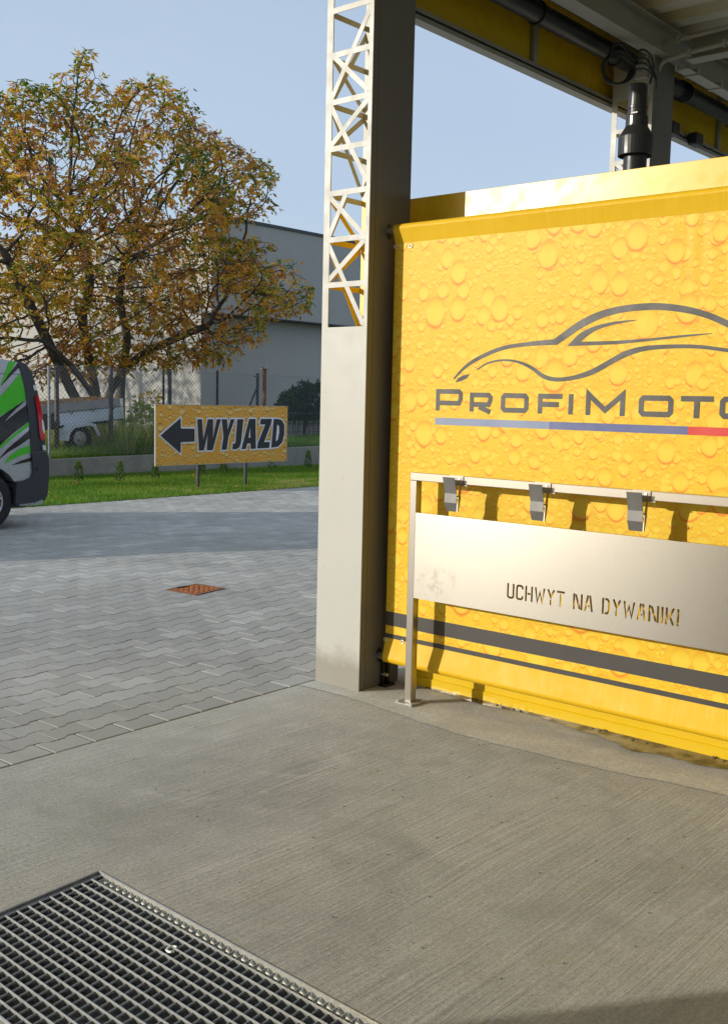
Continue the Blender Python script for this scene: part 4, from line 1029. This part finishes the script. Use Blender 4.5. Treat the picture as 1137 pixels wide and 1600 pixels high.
MB().bar(tp(-.2, -.46, TY+.65), tp(-1.5, -.52, TY+.65), .07, .07).build('drawbar', mt['galv'], tl)
MB().tube([(9.6, TY+.65, .95), (9.6, TY+.65, .3)], .03, 8).build('jockey_leg', mt['galv'], tl)

# ================================================================== BUILDING
bd = thing('warehouse', (27, 32, 0), 'grey rendered building with a dark roof edge behind the autumn walnut tree', 'building')
bx, byy = 20.72, 24.0
b = MB(); b.box((bx, byy, 3.99), (44, 60, 6.72)); b.build('upper_wall', mt['render_wall'], bd)
b = MB(); b.box((bx+.0, byy+.45, -.1), (44, 60, 3.985)); b.build('lower_wall', mt['render_wall'], bd)
MB().box((bx-.03, byy-.04, 6.722), (44.1, 60, 6.81)).build('roof_edge', mt['roofedge'], bd)
MB().box((bx-.012, byy-.012, 3.955), (44.05, byy+.44, 3.988)).build('soffit_trim', mt['roofedge'], bd)
for y0, z0, w_, h_ in ((36.5, 1.7, 1.6, 1.3), (43, 1.7, 1.6, 1.3)):
    f = MB().box((bx-.02, y0, z0), (bx-.0035, y0+w_, z0+h_)).build('window', mt['signwhite'], bd)
    for s_ in (0, 1): MB().box((bx-.026, y0+.06+s_*(w_/2), z0+.07), (bx-.022, y0+w_/2-.05+s_*(w_/2-.02), z0+h_-.07)).build('pane', mt['glass'], f)
bd2 = thing('shade_block', (-9, 24, 0), 'low grey block added out of view beyond the van as a shade caster', 'building')  # unseen block, added as a shade caster for the yard
MB().box((-13, 26, -.1), (-7, 31, 3.0)).build('wall', mt['render_wall'], bd2); MB().box((-13.2, 25.8, 3.002), (-6.8, 31.2, 3.15)).build('roof', mt['roofedge'], bd2)
# pale fence panels with mesh, bush in front
pf = thing('panel_fence', (22, 20.6, .4), 'pale upright-board fence with dark wire mesh at the foot of the leafy bush', 'fence')
x = 19.9
while x < 25: MB().box((x+.012, 20.6, .38), (x+.188, 20.63, 1.30+.0)).build('panel', mt['whitepanel'], pf); x += .2
b = MB(); x = 19.9
while x < 25: b.box((x-.009, 20.575, .4), (x+.009, 20.593, 1.32)); x += .2
for z in (.62, .84, 1.06, 1.28): b.box((19.9, 20.556, z-.009), (25, 20.574, z+.009))
b.build('wire_mesh', mt['post'], pf)

# ================================================================== CHAIN-LINK FENCE
cf_ = thing('chain_link_fence', (14, 17.24, .33), 'rusty chain-link fence on the low concrete wall behind the exit board', 'fence')
FY = 17.24
b = MB(); x = 2.; cell = .068; z1_ = 2.02; hgt = 1.66
x0_, x1_ = 6.0, 24.0
x = x0_-hgt
while x < x1_:
    for s_ in (1, -1):
        xa = x if s_ == 1 else x+hgt; xb = x+hgt if s_ == 1 else x
        za, zb3 = wtop(14)+.02, wtop(14)+.02+hgt; A_ = Vector((xa, FY-.0015*s_, za)); B_ = Vector((xb, FY-.0015*s_, zb3))
        d = B_-A_
        t0 = max(0, min(1, (x0_-A_.x)/d.x)) if d.x > 0 else max(0, min(1, (x1_-A_.x)/d.x))
        t1 = max(0, min(1, (x1_-A_.x)/d.x)) if d.x > 0 else max(0, min(1, (x0_-A_.x)/d.x))
        if t1-t0 > .01:
            p_, q_ = A_+d*t0, A_+d*t1; nn = Vector((d.z, 0, -d.x)).normalized()*.003; oo = Vector((0, .0016, 0))
            b.add([p_-nn, p_+oo, p_+nn, q_-nn, q_+oo, q_+nn], [(0,1,4,3),(1,2,5,4),(2,0,3,5)])
    x += cell*1.25
b.build('wire_mesh', mt['galvdark'], cf_, fix=False, kind='stuff')
for z in (2.03, 1.2): MB().tube([(x0_, FY, z), (x1_, FY, z)], .0025, 5).build('tension_wire', mt['galvdark'], cf_)
def fpost(x, y, r, top, mat, nm='post', parent=cf_): return MB().tube([(x, y, .3), (x, y, top)], r, 8).build(nm, mat, parent)
fpost(10.966, FY-.05, .026, 2.03, mt['galvdark']); fpost(13.62, FY-.02, .024, 2.04, mt['post']); fpost(15.05, FY-.02, .027, 2.09, mt['post'])
for x in (8.2, 18.9, 21.6): fpost(x, FY, .026, 2.05, mt['galvdark'])
rp_ = fpost(16.47, FY+.03, .042, 2.17, mt['rust']); rp_['label'] = 'rusty end post with a cap'
b = MB(); b.box((16.38, FY-.05, 2.172), (16.56, FY+.10, 2.19)); b.add([(16.38, FY-.05, 2.191), (16.56, FY-.05, 2.191), (16.56, FY+.1, 2.191), (16.38, FY+.1, 2.191), (16.47, FY+.02, 2.25)], [(0,1,4),(1,2,4),(2,3,4),(3,0,4)]); b.build('cap', mt['galvdark'], rp_)
fpost(16.27, FY+.04, .034, 2.07, mt['post']); MB().bar((16.25, FY+.04, 1.75), (15.8, FY+.04, .9), .03, .03).build('brace', mt['post'], cf_); MB().bar((16.27, FY+.03, 2.0), (16.14, FY+.03, 2.0), .02, .02).build('hinge', mt['rust'], cf_)
for i, (x, y) in enumerate(((11.62, 17.95), (12.87, 17.95), (14.36, 17.95))):
    o = MB().box((x-.033, y-.03, .3), (x+.033, y+.03, 2.10)).build('steel_post', mt['post'])
    tag(o, ['thick dark steel post just right of the van, behind the trailer end of the fence', 'thick dark steel post rising behind the middle of the cargo trailer', 'thick dark steel post behind the left half of the exit board'][i], 'post', 'thick dark posts of the inner fence line')

# ================================================================== VEGETATION
def tinted(name, vs, fs, tints, mat, parent=None, kind=None):
    me = bpy.data.meshes.new(name); me.from_pydata(vs, [], fs); me.materials.append(mat)
    at = me.attributes.new('tint', 'FLOAT', 'FACE'); at.data.foreach_set('value', tints)
    o = link(name, me, parent)
    if kind: o['kind'] = kind
    return o
def grow(points, roots, step, kill, infl, rnd, maxit=200):
    """space colonisation: returns nodes, parents"""
    nodes = [Vector(r) for r in roots]; par = [-1]*len(nodes)
    alive = [Vector(p) for p in points]
    near = [(1e9, -1)]*len(alive)
    start = 0; cnt = {}
    for it in range(maxit):
        kd = kdtree.KDTree(len(nodes)-start)
        if start >= len(nodes): break
        for i in range(start, len(nodes)): kd.insert(nodes[i], i)
        kd.balance(); acc = {}; na, nn_ = [], []
        for p, (d0, j0) in zip(alive, near):
            c, j, d = kd.find(p)
            if d < d0: d0, j0 = d, j
            if d0 < kill: continue
            na.append(p); nn_.append((d0, j0))
            if d0 < infl:
                v = (p-nodes[j0]).normalized(); a = acc.get(j0); acc[j0] = v if a is None else a+v
        alive, near = na, nn_; start = len(nodes)
        na = [(p, q) for p, q in zip(alive, near) if cnt.get(q[1], 0) < 4]; alive = [p for p, q in na]; near = [q for p, q in na]
        if not acc: break
        for j, v in acc.items():
            cnt[j] = cnt.get(j, 0)+1
            if cnt[j] > 3: continue
            v = v.normalized() + Vector((rnd.uniform(-.25,.25), rnd.uniform(-.25,.25), rnd.uniform(-.15,.25)))
            q_ = nodes[j] + v.normalized()*step
            nodes.append(q_); par.append(j)
        if len(nodes) > 60000: break
    return nodes, par
def inp(p, poly): return inpoly(p, poly)
def make_tree(name, loc, sil, depth, y0, trunks, label, nattr, seed, group=None, leafmul=1.0, tintf=None, step=.16):
    rnd = random.Random(seed); xs = [p[0] for p in sil]; zs_ = [p[1] for p in sil]
    clus = []
    cx_, cz_ = sum(xs)/len(xs), sum(zs_)/len(zs_)
    def dist_edge(x, z):
        return min((Vector((x, z)) - (Vector(sil[i-1]) + (Vector(sil[i])-Vector(sil[i-1]))*max(0, min(1, (Vector((x, z))-Vector(sil[i-1])).dot(Vector(sil[i])-Vector(sil[i-1]))/((Vector(sil[i])-Vector(sil[i-1])).length_squared+1e-9))))).length for i in range(len(sil)))
    pts_ = []
    while len(pts_) < nattr:
        x = rnd.uniform(min(xs), max(xs)); z = rnd.uniform(min(zs_), max(zs_))
        if not inp((x, z), sil): continue
        de = dist_edge(x, z); md = min(depth, .35+1.5*de); u = rnd.uniform(-1, 1); y = y0+md*u
        if noise.noise(Vector((x*.95, y*.95, z*.95+seed))) < .02 and de > .3: continue      # open gaps
        if rnd.random() < .35*(1-abs(u)) : continue
        pts_.append((x, y, z))
    roots = []; rpar = []
    for tr_ in trunks:
        pp_ = smooth3([Vector(p) for p in tr_], 5)
        for i, p in enumerate(pp_): roots.append(p); rpar.append(-1 if i == 0 else len(roots)-2)
    nodes, par = grow(pts_, roots, step, step*1.15, 3.2, rnd)
    for i, p in enumerate(rpar): par[i] = p
    n = len(nodes); ch = [[] for _ in range(n)]
    for i in range(n):
        if par[i] >= 0: ch[par[i]].append(i)
    rad = [0.]*n
    for i in range(n-1, -1, -1):      # children always come later
        rad[i] = .0045 if not ch[i] else sum(rad[c]**2.7 for c in ch[i])**(1/2.7)
    nr = len(roots)
    tmax = max(rad[:nr]); sc = .125/tmax
    rad = [min(r*sc*(.9 if i < nr else .7), .14) for i, r in enumerate(rad)]; rad = [max(r, .0035) for r in rad]
    root = thing(name, loc, label, 'tree', group)
    tb, bb2 = MB(), MB()
    # chains
    done = set(); starts = [i for i in range(n) if par[i] < 0]
    stack = [(s_, None) for s_ in starts]
    while stack:
        i, pr = stack.pop(); chain = ([pr] if pr is not None else [])+[i]
        while ch[i]:
            cs = sorted(ch[i], key=lambda c: -rad[c])
            for c in cs[1:]: stack.append((c, i))
            i = cs[0]; chain.append(i)
        if len(chain) < 2: continue
        rs = [rad[c] for c in chain]
        if pr is not None: rs[0] = min(rs[0], rs[1]*1.1)
        if pr is None: rs[0] *= 1.35
        (tb if pr is None else bb2).tube([nodes[c] for c in chain], rs, 7 if max(rs) > .04 else (5 if max(rs) > .015 else 3), False)
    tb.build('trunk', mt['bark'], root, smooth=True, fix=False); bb2.build('branches', mt['bark'], root, smooth=True, fix=False, kind='stuff')
    lv, lf, lt = [], [], []
    for i in range(nr, n):
        if rad[i] > .03: continue
        terminal = len(ch[i]) == 0
        nl = (2.6 if terminal else .58)*leafmul
        nl = int(nl) + (1 if rnd.random() < nl-int(nl) else 0)
        p = nodes[i]; dirp = (nodes[i]-nodes[par[i]]).normalized()
        for _ in range(nl):
            hd = (dirp*.5 + Vector((rnd.gauss(0,.6), rnd.gauss(0,.6), rnd.gauss(.05,.4)))).normalized()
            ln = rnd.uniform(.12, .24); nlf = rnd.choice((3, 5, 5, 7)) if rnd.random() > .3 else rnd.choice((1, 2)); tb0 = tintf(p, rnd)
            q0 = p.copy()
            for k in range(nlf):
                f_ = (k//2+1)/max(1, (nlf+1)//2); q = q0 + hd*ln*f_ + Vector((0, 0, -.09*f_*f_))
                side = 0 if k == nlf-1 else (1 if k % 2 else -1)
                ax = (hd*.6 + hd.cross(Vector((0,0,1)))*side*.9 + Vector((0, 0, -.45-.3*rnd.random())) + Vector((rnd.gauss(0,.2), rnd.gauss(0,.2), rnd.gauss(0,.2)))).normalized()
                l_ = rnd.uniform(.10, .185); w_ = l_*rnd.uniform(.36, .5)
                sd_ = ax.cross(Vector((rnd.gauss(0,.5), rnd.gauss(0,.5), 1))).normalized(); nrm = ax.cross(sd_)*.012
                b0 = len(lv); lv += [q, q+ax*l_*.45+sd_*w_*.5+nrm, q+ax*l_-nrm*1.5, q+ax*l_*.45-sd_*w_*.5+nrm]
                lf += [(b0, b0+1, b0+2), (b0, b0+2, b0+3)]; t_ = min(1, max(0, tb0+rnd.gauss(0, .07))); lt += [t_, t_]
    tinted('leaves', [tuple(v) for v in lv], lf, lt, mt['leaf'], root, 'stuff')
    print('TREE', name, n, len(lf)); return root
def smooth3(P, n):
    out = []
    for i in range(len(P)-1):
        p0 = P[max(i-1, 0)]; p1 = P[i]; p2 = P[i+1]; p3 = P[min(i+2, len(P)-1)]
        for k in range(n): t = k/n; out.append(.5*((2*p1)+(p2-p0)*t+(2*p0-5*p1+4*p2-p3)*t*t+(-p0+3*p1-3*p2+p3)*t**3))
    return out+[P[-1]]
TYY = 20.5
def tq(px, py, y=TYY): p = ony(px, py, y); return (p.x, p.z)
silp = [(98,130),(112,95),(124,72),(140,84),(136,118),(160,150),(185,140),(215,120),(250,122),(246,150),(262,160),(284,128),(288,165),(292,200),(312,205),(352,222),(380,240),(412,262),(408,300),(412,325),(385,345),(330,352),(352,372),(405,372),(414,388),(385,402),(425,418),(440,400),(458,432),(478,470),(455,490),(420,486),(400,530),(372,520),(350,560),(300,560),(250,568),(200,575),(130,585),(60,590),(20,590),(-60,590),(-190,560),(-260,480),(-280,380),(-250,270),(-180,190),(-90,130),(-20,140),(5,150),(30,118),(60,128),(80,150)]
sil = [tq(*p) for p in silp]
trunks = [[(14.35, 20.4, .33), (14.33, 20.4, .95), (14.25, 20.45, 1.6), (14.05, 20.4, 2.3), (13.95, 20.5, 3.2), (14.15, 20.5, 4.1), (13.9, 20.6, 5.2)],
          [(14.0, 20.2, .33), (13.78, 20.1, .9), (13.35, 20.1, 1.65), (13.0, 20.2, 2.4), (12.5, 20.3, 3.4), (12.0, 20.4, 4.4)],
          [(14.45, 20.3, .9), (13.9, 20.0, 1.45), (13.2, 19.8, 2.1), (12.4, 19.6, 2.6)],
          [(15.25, 20.8, .33), (15.2, 20.8, 1.2), (15.3, 20.9, 2.0), (15.45, 20.9, 2.9), (15.3, 21.0, 3.8), (15.5, 21, 4.8)],
          [(14.7, 20.8, .5), (14.9, 20.8, 1.6), (15.6, 20.7, 2.4), (16.6, 20.6, 2.9), (17.6, 20.5, 3.3)]]
def tint1(p, rnd):
    q_ = noise.noise(Vector((p.x*.7, p.y*.7, p.z*.7)))*.30; top = max(0, (p.z-6.2))*.035 ; right = max(0, p.x-16.5)*.03
    t = .57 + q_*1.2 - top - right + rnd.gauss(0, .21)
    if p.x < 12.6 and 3.0 < p.z < 5.5: t = .45 + rnd.gauss(0, .12)
    return min(1, max(0, t))
make_tree('walnut_tree', (14.4, 20.5, .33), sil, 2.8, TYY, trunks, 'large walnut tree with sparse brown, orange and green autumn leaves above the trailer', 9000, 5, tintf=tint1, step=.13)
sil2 = [(8.5, 2.2), (7.6, 4.5), (8.6, 6.4), (10.6, 7.0), (12.4, 6.2), (13.6, 4.6), (13.6, 3.0), (12.6, 2.0), (10.5, 1.9)]
def tint2(p, rnd): return min(1, max(0, .50 + noise.noise(p*.8)*.2 + rnd.gauss(0, .1)))
make_tree('walnut_tree', (10.8, 27, .33), sil2, 2.2, 27, [[(10.8, 27, .3), (10.8, 27, 1.6), (10.7, 27, 3.0), (10.8, 27, 4.2)]], 'yellow-orange tree farther back whose crown shows at the left picture edge', 2600, 11, tintf=tint2, step=.22)
sil3 = [(8.2, 2.6), (7.6, 5), (8.6, 8), (11, 9.8), (13.2, 9.2), (14.9, 7), (15, 4.4), (13.8, 2.8), (11, 2.3)]
make_tree('walnut_tree', (11.5, 34, .33), sil3, 3.2, 34, [[(11.5, 34, .3), (11.5, 34, 1.6), (11.4, 34, 3.2), (11.5, 34, 5)], [(11.6, 34, 1.0), (12.4, 33.6, 2.6), (13.2, 33.4, 4)]], 'broad unseen walnut tree added left of the picture to shade the long rendered wall', 2600, 17, tintf=tint2, step=.24)  # out-of-view tree, added to throw dappled shade on the rendered wall
# shrubs
def leafball(name, c, rx_, ry_, rz_, n, size, mat, parent, seed, tint=(0, 1), z0=None):
    rnd = random.Random(seed); lv, lf, lt = [], [], []
    for _ in range(n):
        d = Vector((rnd.gauss(0,1), rnd.gauss(0,1), rnd.gauss(0,1))).normalized(); r = rnd.uniform(.55, 1)**.5*(.82+.3*noise.noise(d*2.2+Vector((seed, 0, 0))))
        p = Vector((c[0]+d.x*rx_*r, c[1]+d.y*ry_*r, c[2]+d.z*rz_*r))
        if z0 is not None and p.z < z0: continue
        ax = (d + Vector((rnd.gauss(0,.6), rnd.gauss(0,.6), rnd.gauss(-.3,.6)))).normalized(); sd_ = ax.cross(Vector((rnd.gauss(0,1), rnd.gauss(0,1), rnd.gauss(0,1)))).normalized()
        l_ = size*rnd.uniform(.7, 1.3); b0 = len(lv); lv += [tuple(p), tuple(p+ax*l_*.5+sd_*l_*.3), tuple(p+ax*l_), tuple(p+ax*l_*.5-sd_*l_*.3)]; lf.append((b0, b0+1, b0+2, b0+3)); lt.append(rnd.uniform(*tint))
    return tinted(name, lv, lf, lt, mat, parent, 'stuff')
bs = thing('shrub', (21.0, 20.2, .4), 'dense dark green rounded shrub hanging over the pale board fence', 'shrub')
leafball('foliage', (21.45, 20.2, 1.45), 1.65, .75, .62, 5200, .12, mt['ivy'], bs, 3, z0=1.02); leafball('foliage', (20.2, 20.2, 1.3), .35, .4, .45, 700, .11, mt['ivy'], bs, 4)
MB().tube([(20.9, 20.35, .35), (21.0, 20.3, 1.3)], .05, 7).build('stem', mt['bark'], bs); leafball('foliage', (22.9, 20.3, 1.3), 1.2, .7, .75, 2500, .12, mt['ivy'], bs, 8)
bw = thing('weed_bush', (14.9, 18.6, .4), 'yellow-green wild shrub growing at the right end of the trailer', 'shrub')
leafball('foliage', (13.95, 18.3, .95), .42, .3, .5, 520, .09, mt['grass'], bw, 21, (.5, .95)); leafball('foliage', (14.4, 18.7, 1.35), .35, .3, .35, 160, .09, mt['leaf'], bw, 22, (.3, .6)); leafball('foliage', (14.9, 18.4, .9), .5, .3, .45, 420, .08, mt['grass'], bw, 23, (.4, .95))
b = MB(); rr = random.Random(4)
for k in range(16): x = rr.uniform(13.7, 15.2); b.tube([(x, 18.45, .3), (x+rr.uniform(-.1,.1), 18.45, .8), (x+rr.uniform(-.2,.2), 18.45, rr.uniform(1., 1.6))], .006, 3, False)
b.build('stems', mt['bark'], bw)
SAP = [(10.52, 15.6, .40, 'young conifer nearest to the rear of the van in the lawn'), (11.15, 15.3, .40, 'second young conifer from the van in the lawn, pale tip'), (12.07, 15.5, .32, 'young conifer at the left edge of the exit board'),
       (13.98, 15.8, .30, 'young conifer showing below the right half of the exit board'), (13.35, 15.7, .28, 'young conifer beneath the middle of the exit board'), (15.6, 16.1, .34, 'sparse dark young conifer left of the lone one near the column'), (16.75, 16.15, .42, 'young conifer standing right of the exit board beside the column')]
for i, (x, y, h_, lb_) in enumerate(SAP):
    h_ *= .86
    s_ = thing('conifer_sapling', (x, y, 0), lb_, 'sapling', 'young conifers planted in the lawn'); rnd = random.Random(i+30)
    MB().tube([(x, y, -.01), (x, y, h_*.95)], .006, 4).build('stem', mt['bark'], s_)
    lv, lf, lt = [], [], []
    for _ in range(260 if i != 5 else 110):
        f_ = rnd.random()**.8; r = (.062*(1-f_)**.6+.008)*(.5+.8*rnd.random()); a = rnd.uniform(0, 6.28); p = Vector((x+r*math.cos(a), y+r*math.sin(a), .03+f_*h_))
        ax = Vector((math.cos(a)*.5+rnd.gauss(0,.2), math.sin(a)*.5+rnd.gauss(0,.2), .9)).normalized(); sd_ = ax.cross(Vector((rnd.gauss(0,1), rnd.gauss(0,1), 0))).normalized(); l_ = .045
        b0 = len(lv); lv += [tuple(p), tuple(p+ax*l_*.5+sd_*.01), tuple(p+ax*l_), tuple(p+ax*l_*.5-sd_*.01)]; lf.append((b0, b0+1, b0+2, b0+3)); lt.append(min(1, f_*.8+rnd.uniform(0, .3)))
    tinted('needles', lv, lf, lt, mt['conifer'], s_, 'stuff')
# grass
def blades(name, n, region, hfun, wid, tfun, seed, zf):
    rnd = random.Random(seed); lv, lf, lt = [], [], []
    while len(lf) < n:
        p = region(rnd)
        if p is None: continue
        x, y = p; h_ = hfun(x, y, rnd); a = rnd.uniform(0, 6.28); lx, ly = rnd.gauss(0, .35)*h_, rnd.gauss(0, .35)*h_; z = zf(x, y)
        b0 = len(lv); c_, s_ = math.cos(a)*wid/2, math.sin(a)*wid/2; lv += [(x-c_, y-s_, z), (x+c_, y+s_, z), (x+lx, y+ly, z+h_)]; lf.append((b0, b0+1, b0+2)); lt.append(min(1, max(0, tfun(x, y, rnd))))
    o = tinted(name, lv, lf, lt, mt['grass'], None, 'stuff'); return tag(o, None, None) if False else o
def reg1(r):
    u = r.uniform(1.5, 17); v = 8.79 + r.uniform(0, 4.6)**1.0; x, y = pv(u, v)
    e = 8.80 + .03*noise.noise(Vector((u*3, 0, 0))) - .02*r.random()
    if v < e or y > 17.14: return None
    return (x, y)
def t1(x, y, r): return .48 + .35*noise.noise(Vector((x*.9, y*.9, 0))) + r.gauss(0, .16) + (.28 if noise.noise(Vector((x*.8+9, y*2.2, 4))) > .12 and y < 14.2 and x > 11 else 0) + (.5 if r.random() < .04 else 0)
g1_ = blades('grass', 120000, reg1, lambda x, y, r: r.uniform(.02, .06)*(1+.4*noise.noise(Vector((x*2, y*2, 2)))), .009, t1, 1, lambda x, y: -.012); g1_['label'] = 'short bright green lawn between the paving and the low wall'; g1_['category'] = 'grass'
def reg2(r):
    x = r.uniform(9.5, 24); y = 17.3 + r.random()**1.5*5
    if noise.noise(Vector((x*1.5, y*1.5, 7))) < -.35: return None
    return (x, y)
def t2(x, y, r): return .35 + .45*noise.noise(Vector((x*1.1, y*1.2, 9))) + r.gauss(0, .18) + (.7 if (12.7 < x < 14.4 and r.random() < .5) else (.3 if r.random() < .2 else 0)) - (.15 if x > 16.5 else 0)
def h2(x, y, r):
    base = .16 if x > 16 else (.26 if x < 12.7 else .44)
    if 12.8 < x < 14.6: base = .7
    return base*r.uniform(.35, 1.15)*(1+.5*noise.noise(Vector((x*1.4, y*1.4, 1))))
g2_ = blades('weeds', 52000, reg2, h2, .014, t2, 2, lambda x, y: wtop(min(x, 22))-.03); g2_['label'] = 'tall tangled weeds and straw-coloured grass around the trailer behind the fence'; g2_['category'] = 'weeds'
# fallen leaves on the trailer cover and the ground
rnd = random.Random(9); lv, lf, lt = [], [], []
for _ in range(1500):
    if rnd.random() < .6: p = Vector(tp(rnd.uniform(-.1, 3.1), .016+rnd.random()**3*.05, TY+rnd.random()**1.7*1.25))
    elif rnd.random() < .75: x = rnd.uniform(10, 20); p = Vector((x, rnd.uniform(17.4, 21), wtop(x)+.02))
    else: p = Vector((rnd.uniform(8, 18), rnd.uniform(13.2, 17), .03))
    a = rnd.uniform(0, 6.28); l_ = rnd.uniform(.05, .11); ax = Vector((math.cos(a), math.sin(a), rnd.uniform(-.1,.5))); sd_ = ax.cross(Vector((0, 0, 1)))*.25
    b0 = len(lv); lv += [tuple(p), tuple(p+ax*l_*.5+sd_*l_), tuple(p+ax*l_), tuple(p+ax*l_*.5-sd_*l_)]; lf.append((b0, b0+1, b0+2, b0+3)); lt.append(rnd.uniform(.5, 1))
o = tinted('fallen_leaves', lv, lf, lt, mt['leaf'], None, 'stuff'); o['label'] = 'fallen brown leaves lying on the trailer cover and the ground round it'; o['category'] = 'leaves'
# small grit and stones on slab and paving
b = MB(); rnd = random.Random(12)
for _ in range(260):
    if rnd.random() < .7: x, y = rnd.uniform(2.2, 4.4), rnd.uniform(1.2, 3.8)
    else: x, y = pv(rnd.uniform(-2, 2), rnd.uniform(.1, 3))
    if x > 4.05 and y > 3.5: continue
    r = rnd.choice((.0012, .0018, .0028)); b.tube([(x, y, .0), (x+r, y+r*.4, r*.9)], [r, r*.6], 5)
o = b.build('grit', mt['sand'], kind='stuff'); o['label'] = 'scattered dark grit on the concrete floor'; o['category'] = 'grit'
b = MB()
for y_ in [3.35-.02*k for k in range(150)]:
    if rnd.random() < .28: 
        x = 4.47+rnd.uniform(-.03, .008); r = rnd.uniform(.002, .009); b.tube([(x, y_+rnd.uniform(-.02,.02), .006), (x+r*.5, y_+r, .006+r*.8)], [r, r*.5], 5)
o = b.build('dirt', mt['sand'], kind='stuff'); o['label'] = 'dark crumbs of dirt along the foot of the yellow wall'; o['category'] = 'dirt'
